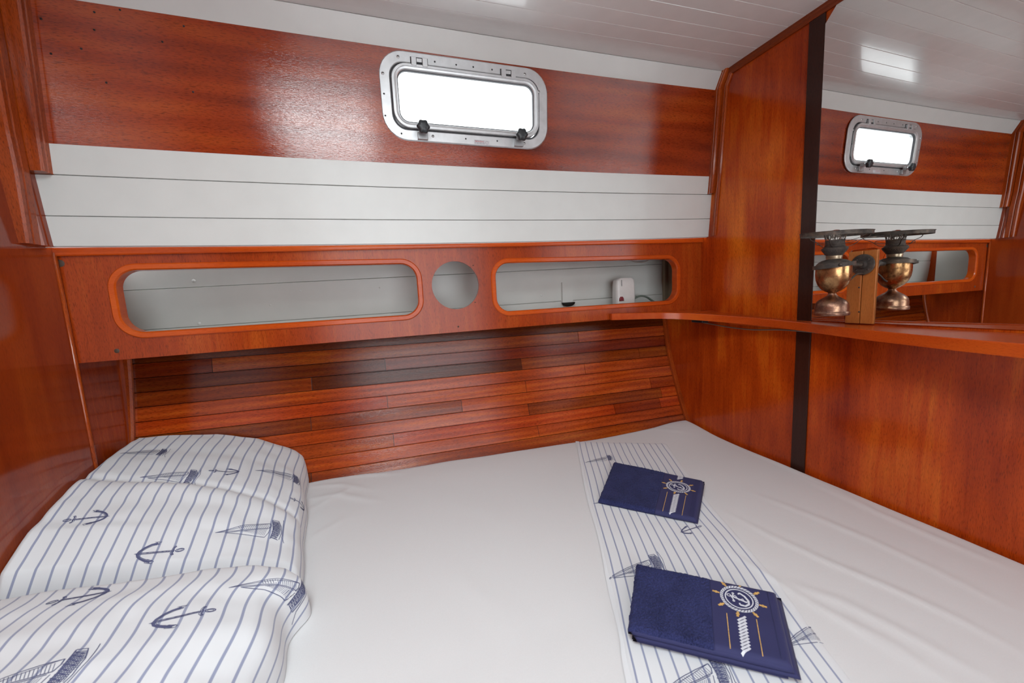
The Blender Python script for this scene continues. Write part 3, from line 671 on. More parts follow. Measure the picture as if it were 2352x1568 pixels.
# shade ring
RR = .0755; RZ0, RZ1 = .108, .1165
bm.free(); bm = bmesh.new()
tilt = .012
def rg(a, r_, z): return (LX + r_ * math.cos(a), LY + r_ * math.sin(a), z + math.sin(a) * r_ * .06)
P = [[rg(2 * math.pi * k / 72, r_, z) for r_, z in ((RR - .0012, RZ0), (RR, RZ0), (RR, RZ1), (RR + .0015, RZ1 + .0004), (RR + .0015, RZ1 + .0014), (RR - .0012, RZ1 + .0014))] for k in range(72)]
grid(bm, P, close_u=True, close_v=True)
sr = obj('shade_ring', bm, BR3, lamp, smooth=True, autos=30)
bm = bmesh.new()
for a in (math.radians(200), math.radians(320), math.radians(80)):
    bm = bmesh.new(); tube(bm, smoothpath([rg(a, RR - .001, RZ0 + .001), rg(a, RR - .006, RZ0 - .006), rg(a, .052, .094), rg(a, .040, .084), rg(a, .030, .080), rg(a, .023, .080)], 5), .0017, 6, rx=.0008); obj('ring_arm', bm, BR3, sr, smooth=True)
bm = bmesh.new(); tube(bm, [(LX + .004 + .041 * math.cos(t_), LY + .041 * math.sin(t_), .0905 + .006 * math.cos(t_ - .4)) for t_ in [2 * math.pi * k / 48 for k in range(48)]], .0007, 6, closed=True)
tube(bm, smoothpath([(LX + .045, LY, .094), (LX + .052, LY - .02, .099), (LX + .058, LY - .03, .104), (LX + .062, LY - .036, .109)], 4), .0006, 5)
obj('wire_hoop', bm, BR3, sr, smooth=True)
# gimbal ring, arm and wall flange
bm = bmesh.new(); grid(bm, [[(LX + r_ * math.cos(t_), LY + r_ * math.sin(t_), z + .004 * math.sin(t_ + 2.2)) for r_, z in ((.0400, .0255), (.0450, .0255), (.0450, .0355), (.0400, .0355))] for t_ in [2 * math.pi * k / 64 for k in range(64)]], close_u=True, close_v=True)
gr = obj('gimbal_ring', bm, BR3, lamp, smooth=True, autos=30)
bm = bmesh.new(); lathe(bm, [(0, .006), (.004, .005), (.005, 0)], (LX - .0295, LY - .034, .0305), 14, Vector((-.65, -.76, 0)).normalized()); obj('pivot_pin', bm, BR3, gr, smooth=True)
bm = bmesh.new(); FC = Vector((-.0125, .714, .0300))
lathe(bm, [(.0, .0), (.0275, .0), (.0285, .001), (.0285, .0025), (.026, .004), (.0125, .0045), (.0105, .009), (.0095, .012), (0, .012)], FC, 40, Vector((-1, 0, 0)))
fl = obj('wall_flange', bm, BR3, lamp, smooth=True, autos=35)
for k in range(4):
    a = math.radians(45 + 90 * k); bm = bmesh.new(); lathe(bm, [(0, .0016), (.0025, .0013), (.0034, 0)], FC + Vector((-.0038, .0195 * math.cos(a), .0195 * math.sin(a))), 12, Vector((-1, 0, 0))); obj('screw', bm, BR3, fl, smooth=True)
bm = bmesh.new(); tube(bm, smoothpath([FC + Vector((-.010, 0, 0)), FC + Vector((-.022, 0, .0)), (-.055, LY - .001, .031), (-.070, LY, .031), (LX + .0445, LY, .0305)], 4), [.0065] * 4 + [.0055] * 4 + [.0075] * 4 + [.006] * 5, 14)
obj('arm', bm, BR3, lamp, smooth=True)
bm = bmesh.new(); tube(bm, smoothpath([FC + Vector((-.004, -.006, -.027)), (-.03, LY - .006, .006), (-.048, LY - .006, .004), (-.066, LY - .006, -.006), (-.078, LY - .006, -.014), (-.092, LY - .006, -.020)], 5), .0022, 8); obj('tension_spring', bm, BR3, lamp, smooth=True)

# ------------------------------------------------------------------ things inside the locker
PLW = plain('white_plastic', (.70, .68, .66), .3, var=.02)
bx = thing('switch_box', 'white plastic box with a red button standing in the right-hand locker slot', 'switch', (-.285, 1.44, -.096))
bm = bmesh.new(); P = []
bx0, bx1 = -.333, -.237
for z, s in ((-.094, 1.0), (-.03, 1.0), (.015, .97), (.032, .92), (.040, .82), (.0425, .6)):
    cx = (bx0 + bx1) / 2; hw = (bx1 - bx0) / 2 * s; hd = .024 * (s if s > .9 else .8)
    P.append([(cx + a, 1.445 + b, z) for a, b in rrect(-hw, hw, -hd, hd, .014 * s, 5)])
V = grid(bm, P, close_v=True); bm.faces.new(V[-1]); bm.faces.new(V[0]); obj('body', bm, PLW, bx, smooth=True, autos=50)
q = at(1427.5, 686, 1, 1.42); bm = bmesh.new(); P = [[(q[0] + a * s, 1.4212 - d, q[2] + b * s) for a, b in ((-.011, -.009), (.011, -.009), (.010, .002), (.005, .009), (-.005, .009), (-.010, .002))] for s, d in ((1, 0), (1, .004), (.7, .006))]
V = grid(bm, P, close_v=True); bm.faces.new(V[-1]); obj('button', bm, plain('red_plastic', (.22, .02, .03), .35), bx)
q = at(1428, 650, 1, 1.42); bm = bmesh.new()
for k in range(6): box(bm, (q[0] - .002, 1.4195, q[2] + .010 - k * .0045), (q[0] + .002, 1.4212, q[2] + .0125 - k * .0045))
pp = obj('lettering', bm, plain('grey_ink', (.10, .10, .11), .5), bx)
bm = bmesh.new(); tube(bm, smoothpath([(-.240, 1.45, -.056), (-.21, 1.455, -.044), (-.18, 1.46, -.040), (-.15, 1.46, -.048), (-.12, 1.46, -.066), (-.09, 1.45, -.080), (-.05, 1.44, -.088)], 5), .0075, 12, rx=.004)
tag(obj('hose', bm, plain('grey_green_sheath', (.16, .19, .16), .5), smooth=True), 'flat grey-green hose behind the white box in the locker', 'hose')
bm = bmesh.new(); tube(bm, smoothpath([at(px, py, 1, 1.49) for px, py in ((1436, 582), (1440, 592), (1452, 599), (1468, 602), (1482, 601), (1492, 595), (1498, 584))], 5), .0022, 8)
tag(obj('cable', bm, plain('white_cable_sheath', (.6, .5, .44), .5), smooth=True), 'thin pale cable loop hanging at the top of the right locker slot', 'cable')

# ------------------------------------------------------------------ bunk
def bed_z(x, y):
    z = -.634
    if y > .6: z += max(0, (-.2 - x)) / 1.6 * .034 * min(1, (y - .6) / .8)
    d = math.hypot((x + .07) / .16, (y - 1.36) / .13); z += .020 * math.exp(-d * d)
    z += .0012 * noise.noise(Vector((x * 3, y * 3, 1.3)))
    return z
WR = []     # wrinkles: polylines in px on the sheet, height, width
for pts, h, wd in (([(1660, 1175), (1780, 1235), (1900, 1290), (2050, 1352), (2200, 1420), (2352, 1500)], .0035, .010), ([(1640, 1250), (1720, 1300), (1830, 1365), (1960, 1440), (2100, 1530)], .0026, .009),
                   ([(1720, 1130), (1850, 1178), (2000, 1240), (2150, 1310), (2330, 1400)], .0030, .012), ([(1900, 1400), (2050, 1480), (2180, 1568)], .0025, .010), ([(1780, 1330), (1930, 1380), (2110, 1470), (2290, 1568)], .0028, .012),
                   ([(1690, 1025), (1790, 1065), (1900, 1115), (2000, 1165)], .0030, .010), ([(1840, 1095), (2000, 1170), (2150, 1235), (2330, 1310)], .0035, .012),
                   ([(705, 1125), (800, 1108), (920, 1100)], .0040, .012), ([(700, 1165), (780, 1150), (880, 1165)], .0030, .012), ([(720, 1100), (800, 1092), (900, 1080)], .0030, .010), ([(715, 1135), (790, 1128), (860, 1140)], .003, .009), ([(712, 1190), (760, 1160), (840, 1120)], .002, .010), ([(1400, 1000), (1500, 990), (1600, 1000)], .002, .012),
                   ([(700, 1270), (730, 1240), (800, 1200)], .002, .012), ([(1000, 1290), (1150, 1400), (1250, 1560)], .0012, .02), ([(980, 1150), (1120, 1180), (1240, 1260)], .0010, .03)):
    WR.append(([at(px, py, 2, -.634)[:2] for px, py in pts], h, wd))
def wrinkle(x, y):
    s = 0
    for pl, h, wd in WR:
        best = 9; tt = 0
        for i in range(len(pl) - 1):
            ax, ay = pl[i]; bx_, by_ = pl[i + 1]; dx, dy = bx_ - ax, by_ - ay; L2 = dx * dx + dy * dy
            t_ = max(0, min(1, ((x - ax) * dx + (y - ay) * dy) / L2)); d = math.hypot(x - ax - t_ * dx, y - ay - t_ * dy)
            if d < best: best = d; tt = (i + t_) / (len(pl) - 1)
        if best < 3 * wd: s += h * math.exp(-(best / wd) ** 2) * math.sin(math.pi * min(1, max(0, .08 + tt * .84)))
    return s
def cloth(name, col, rough=.85, bscale=500, sheen=.3):
    m, N, L, P = newmat(name); tc = nd(N, 'ShaderNodeTexCoord'); nz = nd(N, 'ShaderNodeTexNoise'); nz.inputs['Scale'].default_value = bscale; nz.inputs['Detail'].default_value = 2; L.new(tc.outputs['Object'], nz.inputs['Vector'])
    nz2 = nd(N, 'ShaderNodeTexNoise'); nz2.inputs['Scale'].default_value = 14; nz2.inputs['Detail'].default_value = 5; L.new(tc.outputs['Object'], nz2.inputs['Vector'])
    r = ramp(N, L, nz.outputs['Fac'], [(.3, tuple(c * .97 for c in col)), (.7, col)]); L.new(r.outputs[0], P.inputs['Base Color'])
    P.inputs['Roughness'].default_value = rough; P.inputs['Sheen Weight'].default_value = sheen; P.inputs['Specular IOR Level'].default_value = .25
    b = nd(N, 'ShaderNodeBump'); b.inputs['Strength'].default_value = .25; b.inputs['Distance'].default_value = .003
    am = nd(N, 'ShaderNodeMath', operation='MULTIPLY_ADD'); L.new(nz.outputs['Fac'], am.inputs[0]); am.inputs[1].default_value = .06; L.new(nz2.outputs['Fac'], am.inputs[2]); L.new(am.outputs[0], b.inputs['Height']); L.new(b.outputs[0], P.inputs['Normal'])
    return m
SHEET = cloth('white_sheet_cotton', (.66, .66, .665))
def far_edge(x):
    y = hull_y(x, -.61) - .004
    return y
BX0, BX1, BY0 = -2.040, -.0060, -.12
bm = bmesh.new(); P = []
NI, NJ = 250, 190
def edgeshape(d, r=.035):
    return 0 if d >= r else -(r - math.sqrt(max(0, r * r - (r - d) ** 2)))
for i in range(NI + 1):
    x = BX0 + (BX1 - BX0) * i / NI; r_ = []; fe = far_edge(x)
    for j in range(NJ + 1):
        y = BY0 + (fe - BY0) * j / NJ
        wob = .006 * noise.noise(Vector((y * 6, 4, 0)))
        d = min(x - BX0, BX1 - x, fe - y, y - BY0)
        dd = min(d, .05); z = bed_z(x, y) + wrinkle(x, y) + edgeshape(dd, .022 + .008 * noise.noise(Vector((x * 5, y * 5, 9))))
        r_.append((x, y, z))
    P.append(r_)
V = grid(bm, P)
zb_ = -.80
ring_ = [V[i][0] for i in range(NI + 1)] + [V[NI][j] for j in range(1, NJ + 1)] + [V[i][NJ] for i in range(NI - 1, -1, -1)] + [V[0][j] for j in range(NJ - 1, 0, -1)]
low = [bm.verts.new((v.co.x, min(v.co.y, hull_y(v.co.x, zb_) - .004), zb_)) for v in ring_]
for i in range(len(ring_)):
    k = (i + 1) % len(ring_); f = bm.faces.new((ring_[i], low[i], low[k], ring_[k])); f.smooth = True
bm.faces.new(low)
bunk = thing('bunk', 'wide cabin bunk made up with a smooth white fitted sheet', 'bed', (-1.0, .6, -1.35)); o = obj('mattress', bm, SHEET, bunk, smooth=True); o['label'] = 'mattress under a white fitted sheet'
bm = bmesh.new(); hexa(bm, [(-2.04, -.14, -1.35), (-.004, -.14, -1.35), (-.004, 1.12, -1.35), (-2.04, 1.12, -1.35), (-2.04, -.14, -.802), (-.004, -.14, -.802), (-.004, 1.24, -.802), (-2.04, 1.24, -.802)])
obj('bunk_base', bm, W_BULK, bunk)

# ------------------------------------------------------------------ striped print
def striped(name, period=.0225, wd=.15, warp=.0):
    m, N, L, P = newmat(name); uv = nd(N, 'ShaderNodeUVMap'); sp = nd(N, 'ShaderNodeSeparateXYZ'); L.new(uv.outputs[0], sp.inputs[0])
    dv = nd(N, 'ShaderNodeMath', operation='DIVIDE'); L.new(sp.outputs['X'], dv.inputs[0]); dv.inputs[1].default_value = period
    fr_ = nd(N, 'ShaderNodeMath', operation='FRACT'); L.new(dv.outputs[0], fr_.inputs[0])
    sb = nd(N, 'ShaderNodeMath', operation='SUBTRACT'); L.new(fr_.outputs[0], sb.inputs[0]); sb.inputs[1].default_value = .5
    ab = nd(N, 'ShaderNodeMath', operation='ABSOLUTE'); L.new(sb.outputs[0], ab.inputs[0])
    r = ramp(N, L, ab.outputs[0], [(wd / 2 - .012, (1, 1, 1)), (wd / 2 + .012, (0, 0, 0))])
    tc = nd(N, 'ShaderNodeTexCoord'); nz = nd(N, 'ShaderNodeTexNoise'); nz.inputs['Scale'].default_value = 700; L.new(tc.outputs['Object'], nz.inputs['Vector'])
    mx = nd(N, 'ShaderNodeMix', data_type='RGBA'); L.new(r.outputs[0], mx.inputs['Factor']); mx.inputs['A'].default_value = (.68, .70, .72, 1); mx.inputs['B'].default_value = (.28, .31, .43, 1)
    L.new(mx.outputs['Result'], P.inputs['Base Color']); P.inputs['Roughness'].default_value = .85; P.inputs['Sheen Weight'].default_value = .3; P.inputs['Specular IOR Level'].default_value = .2
    nz2 = nd(N, 'ShaderNodeTexNoise'); nz2.inputs['Scale'].default_value = 18; nz2.inputs['Detail'].default_value = 5; L.new(tc.outputs['Object'], nz2.inputs['Vector'])
    b = nd(N, 'ShaderNodeBump'); b.inputs['Strength'].default_value = .3; b.inputs['Distance'].default_value = .003; L.new(nz2.outputs['Fac'], b.inputs['Height']); L.new(b.outputs[0], P.inputs['Normal'])
    return m
STRIPE = striped('striped_cotton'); STRIPEP = striped('striped_pillow_cotton', .0295, .155); PRINT = plain('navy_print', (.085, .095, .19), .85)
def circle_pts(cx, cy, r, a0=0, a1=360, n=16, ry=None): return [(cx + r * math.cos(math.radians(a0 + (a1 - a0) * k / n)), cy + (ry or r) * math.sin(math.radians(a0 + (a1 - a0) * k / n))) for k in range(n + 1)]
# motifs: list of (polyline, width); unit = 1 m at full size, motif "up" along +a
def anchor_motif():
    S = []
    w1 = .0018
    S += [([(-.046, 0), (.030, .0015)], .0010), ([(-.046, .003), (.030, .004)], .0008), ([(-.044, .0055), (.028, .0065)], .0010), ([(-.03, .001), (-.02, .004), (-.01, .001), (0, .004), (.01, .001), (.02, .005)], .0007)]
    S += [(circle_pts(.041, .004, .0085, n=18, ry=.0055), .0016), (circle_pts(.041, .004, .0055, n=14, ry=.003), .0007)]
    S += [([(.030, -.010), (.027, -.004), (.029, .004), (.027, .012), (.030, .017)], .0022), ([(.026, -.011), (.024, -.004), (.025, .004), (.023, .012), (.026, .017)], .0009), (circle_pts(.029, -.011, .0022), .0014), (circle_pts(.029, .0175, .0022), .0014)]
    arc = [(-.012, -.031), (-.026, -.027), (-.038, -.018), (-.047, -.006), (-.050, .004), (-.046, .014), (-.037, .023), (-.025, .031), (-.012, .036)]
    S += [(arc, .0026), ([(a + .005, b * .86 + .0008) for a, b in arc], .0009), ([(a + .0028, b * .93 + .0004) for a, b in arc], .0014)]
    S += [([(-.012, -.031), (-.020, -.036), (-.004, -.034), (-.016, -.024), (-.012, -.031)], .0012), ([(-.008, .041), (-.024, .036), (-.020, .026), (-.004, .035), (-.008, .041)], .0012)]
    S += [([(-.044, 0), (-.055, .003), (-.044, .006)], .0020)]
    return S
def boat_motif():
    S = []; T = (-.070, .0)
    S += [([(-.070, .010), (.034, -.006)], .0007), ([(-.070, .010), (-.045, .004), (-.02, -.002), (.010, -.005), (.034, -.006)], .0009), ([(-.070, .010), (.034, .008)], .0009), ([(.034, -.006), (.036, .001), (.034, .008)], .0012)]
    S += [([(-.052, .012), (-.02, .019), (.008, .026), (.026, .030)], .0009), ([(-.052, .012), (.030, .010)], .0008), ([(.026, .030), (.032, .020), (.034, .011)], .0009)]
    for k in range(16): a = -.030 + k * .0038; S.append(([(a, .0 - .0002 * k), (a + .006, .0075)], .0005))
    for k in range(14): a = -.012 + k * .0030; S.append(([(a, .012), (a - .006 + k * .0002, .013 + .0010 * k)], .0005))
    for k in range(10): b = -.014 + k * .0050; S.append(([(.038 + .0012 * (k % 3), b), (.052 + .002 * (k % 2), b + .006)], .0010))
    for k in range(22): b = -.014 + k * .0022; S.append(([(.039 + .001 * (k % 2), b), (.058 - abs(k - 10) * .0006, b + .0018)], .0008))
    for k in range(7): S.append(([(.040 + k * .0026, -.012 + k * .0012), (.0405 + k * .0026, .030 - k * .001)], .0007))
    S += [([(.037, -.018), (.041, .010), (.038, .034)], .0014), ([(.037, -.018), (.050, -.016), (.058, .0), (.060, .018), (.056, .036)], .0010), ([(.060, -.020), (.064, .004), (.062, .030), (.068, .044)], .0008)]
    return S
ANCH, BOAT = anchor_motif(), boat_motif()
class Surf:
    """grid of 3-D points with per-point surface coordinates (s, t) in metres; can print strokes on itself"""
    def __init__(self, P, UV): self.P = P; self.UV = UV; self.n = len(P); self.m = len(P[0])
    def find_px(self, px, py):
        Q = (self.PA - CAM) @ RC.T; u = 1176 + F_PX * Q[..., 0] / Q[..., 2]; v = 784 - F_PX * Q[..., 1] / Q[..., 2]
        d = (u - px) ** 2 + (v - py) ** 2; k = d + np.where(Q[..., 2] > 0, 0, 1e9)
        near = k < max(25, k.min() * 1.3); dist = np.linalg.norm(self.PA - CAM, axis=2) + k * 1e-5
        a, b = divmod(int(np.where(near, dist, 1e9).argmin()), self.m); return self.UV[a][b]
    def build_index(self):
        self.S = np.array([[self.UV[i][j][0] for j in range(self.m)] for i in range(self.n)]); self.T = np.array([[self.UV[i][j][1] for j in range(self.m)] for i in range(self.n)])
        self.PA = np.array([[tuple(p) for p in r] for r in self.P])
    def pos(self, s, t):
        d = (self.S - s) ** 2 + (self.T - t) ** 2; k = int(d.argmin()); i, j = divmod(k, self.m)
        i = min(max(i, 1), self.n - 2); j = min(max(j, 1), self.m - 2)
        du = np.array([self.S[i + 1, j] - self.S[i - 1, j], self.T[i + 1, j] - self.T[i - 1, j]]) / 2; dv = np.array([self.S[i, j + 1] - self.S[i, j - 1], self.T[i, j + 1] - self.T[i, j - 1]]) / 2
        M = np.array([[du[0], dv[0]], [du[1], dv[1]]]); det = M[0, 0] * M[1, 1] - M[0, 1] * M[1, 0]
        if abs(det) < 1e-12: return None
        ab = np.linalg.solve(M, np.array([s - self.S[i, j], t - self.T[i, j]]))
        if abs(ab[0]) > 2.5 or abs(ab[1]) > 2.5: return None
        fi, fj = i + ab[0], j + ab[1]; i0 = int(min(max(math.floor(fi), 0), self.n - 2)); j0 = int(min(max(math.floor(fj), 0), self.m - 2)); a, b = fi - i0, fj - j0
        A = self.PA; p = A[i0, j0] * (1 - a) * (1 - b) + A[i0 + 1, j0] * a * (1 - b) + A[i0, j0 + 1] * (1 - a) * b + A[i0 + 1, j0 + 1] * a * b
        n_ = np.cross(A[i0 + 1, j0] - A[i0, j0], A[i0, j0 + 1] - A[i0, j0]); L_ = np.linalg.norm(n_)
        if L_ < 1e-12: return None
        n_ = n_ / L_
        if n_[2] < 0: n_ = -n_
        return p, n_
    def stroke(self, bm, pts, wd, mi, lift=.0005, step=.006, closed=False):
        pts = sub(pts, step, False); N_ = len(pts); prev = None
        for k, p in enumerate(pts):
            a, b = pts[max(k - 1, 0)], pts[min(k + 1, N_ - 1)]; d = Vector((b[0] - a[0], b[1] - a[1]))
            if d.length < 1e-9: continue
            d.normalize(); nx, ny = -d.y * wd / 2, d.x * wd / 2
            A_, B_ = self.pos(p[0] + nx, p[1] + ny), self.pos(p[0] - nx, p[1] - ny)
            if A_ is None or B_ is None: prev = None; continue
            cur = (bm.verts.new(A_[0] + A_[1] * lift), bm.verts.new(B_[0] + B_[1] * lift))
            if prev:
                f = bm.faces.new((prev[0], cur[0], cur[1], prev[1])); f.material_index = mi
            prev = cur
    def fill(self, bm, pts, mi, lift=.0006):
        vs_ = []
        for p in pts:
            r_ = self.pos(*p)
            if r_ is None: return
            vs_.append(bm.verts.new(r_[0] + r_[1] * lift))
        f = bm.faces.new(vs_); f.material_index = mi
    def motif(self, bm, M, s0, t0, rot, scale, mi, flip=1, lift=.0005):
        ky = .72 if M is ANCH else 1.1; kw = 1.3 if M is ANCH else 1.4; scale = scale * (.86 if M is ANCH else 1.05)
        c_, s_ = math.cos(rot) * scale, math.sin(rot) * scale
        for pts, wd in M:
            self.stroke(bm, [(s0 + a * c_ - b * flip * s_ * ky, t0 + a * s_ + b * flip * c_ * ky) for a, b in pts], wd * scale * kw, mi, lift)

# ------------------------------------------------------------------ pillows
def tab(T, v):
    if v <= T[0][0]: return T[0][1]
    for (a, fa), (b, fb) in zip(T[:-1], T[1:]):
        if v <= b:
            t_ = (v - a) / (b - a); return fa + (fb - fa) * t_
    return T[-1][1]
def make_pillow(label, Y0, Y1, Tx, Ty, x_right, x_left, motifs, seed, crease=None, lean=0.0):
    n, m = 90, 110; P = []; n_s = lambda a, b, c: noise.noise(Vector((a, b, c + seed)))
    for i in range(n + 1):
        u = i / n; u2 = u + .0 if i else 0
        r_ = []
        for j in range(m + 1):
            v = j / m; vv = .5 - .5 * math.cos(math.pi * v); vv = .45 * v + .55 * vv
            yy0 = Y0(u); yy1 = Y1(u); y = yy0 + (yy1 - yy0) * vv
            xr = x_right(y) + .006 * n_s(vv * 5, 0, 3)
            x = xr - (xr - x_left) * (u ** 1.15)
            tx = tab(Tx, xr - x); ty = tab(Ty, vv)
            h = tx * ty
            wr = .004 * n_s(x * 9, y * 14, 0) + .0022 * n_s(x * 22 + y * 10, y * 26, 5) + (.004 * n_s(x * 30, y * 7, 2) * math.exp(-(xr - x) / .08))
            if crease: h += crease(x, y, u) * min(1, tx / .05)
            h += wr * min(1, h / .03)
            zb0 = bed_z(x, y) + .003
            r_.append((x, y, zb0 + max(.0005, h)))
        P.append(r_)
    # arc-length coordinate across
    UV = []
    for i in range(n + 1):
        UV.append([[0, 0] for _ in range(m + 1)])
    for j in range(m + 1):
        a = 0
        for i in range(n + 1):
            if i: a += (Vector(P[i][j]) - Vector(P[i - 1][j])).length
            UV[i][j][0] = a
    for i in range(n + 1):
        a = 0
        for j in range(m + 1):
            if j: a += (Vector(P[i][j]) - Vector(P[i][j - 1])).length
            UV[i][j][1] = a
    off = UV[n // 2][m // 2]
    mu = [UV[n // 2][j][0] for j in range(m + 1)]
    for j in range(m + 1):
        sh_ = (mu[m // 2] - mu[j]) * .6
        for i in range(n + 1): UV[i][j][0] += sh_
    mv = [UV[i][m // 2][1] for i in range(n + 1)]
    bm = bmesh.new(); V = grid(bm, P, 0, uv=UV)
    ring = [V[i][0] for i in range(n + 1)] + [V[n][j] for j in range(1, m + 1)] + [V[i][m] for i in range(n - 1, -1, -1)] + [V[0][j] for j in range(m - 1, 0, -1)]
    bot_ = [bm.verts.new((v.co.x, v.co.y, bed_z(v.co.x, v.co.y) + .0022)) for v in ring]
    for i in range(len(ring)):
        k = (i + 1) % len(ring)
        try: bm.faces.new((ring[i], bot_[i], bot_[k], ring[k]))
        except Exception: pass
    bm.faces.new(bot_)
    S = Surf(P, UV); S.build_index()
    for kind, px, py, rot, sc, fl_ in motifs:
        s0, t0 = S.find_px(px, py); S.motif(bm, kind, s0, t0, rot, sc, 1, fl_)
    o = obj('pillow', bm, [STRIPEP, PRINT], smooth=True)
    tag(o, label, 'pillow', 'striped nautical pillows at the head of the bunk')
    return o
TX = [(0, 0), (.003, .048), (.010, .076), (.03, .096), (.07, .118), (.14, .150), (.25, .180), (.36, .192), (.46, .200), (.515, .204), (.53, .196), (.54, .17)]
TXN = [(0, 0), (.003, .045), (.012, .078), (.035, .100), (.08, .116), (.15, .124), (.25, .127), (.4, .125), (.55, .120)]
def crease1(x, y, u):
    yc_ = 1.10 + (x + 1.625) * -.26 if x < -1.625 else 1.10 - (x + 1.625) * .5
    d = y - yc_; c = -.007 * math.exp(-(d / .010) ** 2) + .006 * math.exp(-((d + .03) / .03) ** 2)
    y2 = .985 + (x + 1.7) * -.25; d2 = y - y2; c += -.0018 * math.exp(-(d2 / .012) ** 2) + .0014 * math.exp(-((d2 + .03) / .03) ** 2)
    return c
far_p = make_pillow('striped nautical pillow nearest the plank lining, with a visible crease', lambda u: .842 + .082 * u + .006 * math.sin(u * 9), lambda u: 1.475 + .015 * math.sin(u * 3.1) - .01 * (1 - u),
    TX, [(0, .0), (.02, .35), (.07, .60), (.2, .80), (.4, .94), (.62, 1.02), (.8, 1.05), (.93, 1.06), (.975, 1.0), (.992, .8), (1, .3)], lambda y: -1.500 - (y - .85) * .155, -2.036,
    [(BOAT, 395, 1083, math.pi, .95, 1), (ANCH, 516, 1080, 0, .82, 1), (BOAT, 645, 1082, math.pi, .95, 1), (ANCH, 197, 1187, 0, .95, -1), (BOAT, 585, 1203, math.pi, 1.0, 1), (ANCH, 370, 1262, math.pi, 1.0, 1), (BOAT, 340, 1032, math.pi, .8, 1), (ANCH, 690, 1150, 0, .7, 1)], 3.0, crease1)
near_p = make_pillow('striped nautical pillow in the lower left corner, overlapping the far one', lambda u: .02, lambda u: .838 + .082 * u + .006 * math.sin(u * 9),
    TXN, [(0, 0), (.02, .35), (.08, .65), (.25, .9), (.5, 1.02), (.75, 1.06), (.9, 1.06), (.96, 1.0), (.985, .8), (1, .3)], lambda y: -1.500 + .022 * math.exp(-((y - .80) / .035) ** 2) + .010 * math.sin(y * 40) * .4, -2.036,
    [(BOAT, 650, 1335, math.pi, 1.0, 1), (ANCH, 425, 1410, math.pi, 1.0, 1), (ANCH, 175, 1374, 0, 1.0, 1), (BOAT, 50, 1545, math.pi, 1.1, 1)], 8.0)

# ------------------------------------------------------------------ runner
RL = [(1325, 1016), (1345, 1110), (1372, 1215), (1400, 1330), (1425, 1450), (1450, 1568)]
RRr = [(1530, 1018), (1625, 1150), (1700, 1235), (1785, 1335), (1870, 1450), (1962, 1568)]
la = [at(px, py, 2, -.630)[:2] for px, py in RL]; ra = [at(px, py, 2, -.630)[:2] for px, py in RRr]
la.append(la[-1] + (la[-1] - la[-2]) * 3.2); ra.append(ra[-1] + (ra[-1] - ra[-2]) * 3.2)
lz = smoothpath([(a[0], a[1], 0) for a in la], 16); rz = smoothpath([(a[0], a[1], 0) for a in ra], 16)
def runner_grid(inset, lift, n=60):
    P, UV = [], []; m = len(lz)
    for i in range(n + 1):
        u = inset + (1 - 2 * inset) * i / n; r_, uvr = [], []
        for j in range(m):
            a, b = lz[j], rz[j]; p = a + (b - a) * u; e = min(u - inset, 1 - inset - u) * (b - a).length
            x, y = p.x, p.y
            z = bed_z(x, y) + wrinkle(x, y) + lift * (1 - max(0, 1 - e / .006) ** 2 * .7) + .0012 * noise.noise(Vector((x * 14, y * 9, 2))) + .0008 * noise.noise(Vector((x * 40, y * 20, 2)))
            if j == 0: z -= lift * .7
            r_.append((x, y, z)); uvr.append([u * .345 + .0015 * math.sin(y * 16) + .0022 * noise.noise(Vector((x * 4, y * 8, 7))), y * 1.08])
        P.append(r_); UV.append(uvr)
    return P, UV
bm = bmesh.new()
P0, UV0 = runner_grid(0, .0042); grid(bm, P0, 0, uv=UV0)
# lower fold of cloth peeking out on the left
Pl = []; UVl = []
for i in range(5):
    u = -.016 + i * .01; Pl.append([]); UVl.append([])
    for j in range(len(lz)):
        a, b = lz[j], rz[j]; p = a + (b - a) * (u + .006 * math.sin(j * .22)); Pl[-1].append((p.x, p.y, bed_z(p.x, p.y) + .0022)); UVl[-1].append([.004 + i * .0002, p.y])
grid(bm, Pl, 0, uv=UVl)
RS = Surf(P0, UV0); RS.build_index()
for kind, px, py, rot, sc, fl_ in [(BOAT, 1372, 1053, 0, .75, -1), (ANCH, 1590, 1214, 0, .72, 1), (BOAT, 1462, 1300, 0, 1.0, -1), (BOAT, 1850, 1448, 0, .8, -1), (BOAT, 1590, 1556, 0, 1.0, -1), (BOAT, 1400, 1150, 0, .7, 1)]:
    s0, t0 = RS.find_px(px, py); RS.motif(bm, kind, s0, t0, rot, sc, 1, fl_)
tag(obj('bed_runner', bm, [STRIPE, PRINT], smooth=True), 'folded striped nautical cloth laid across the foot of the bunk', 'bed runner')

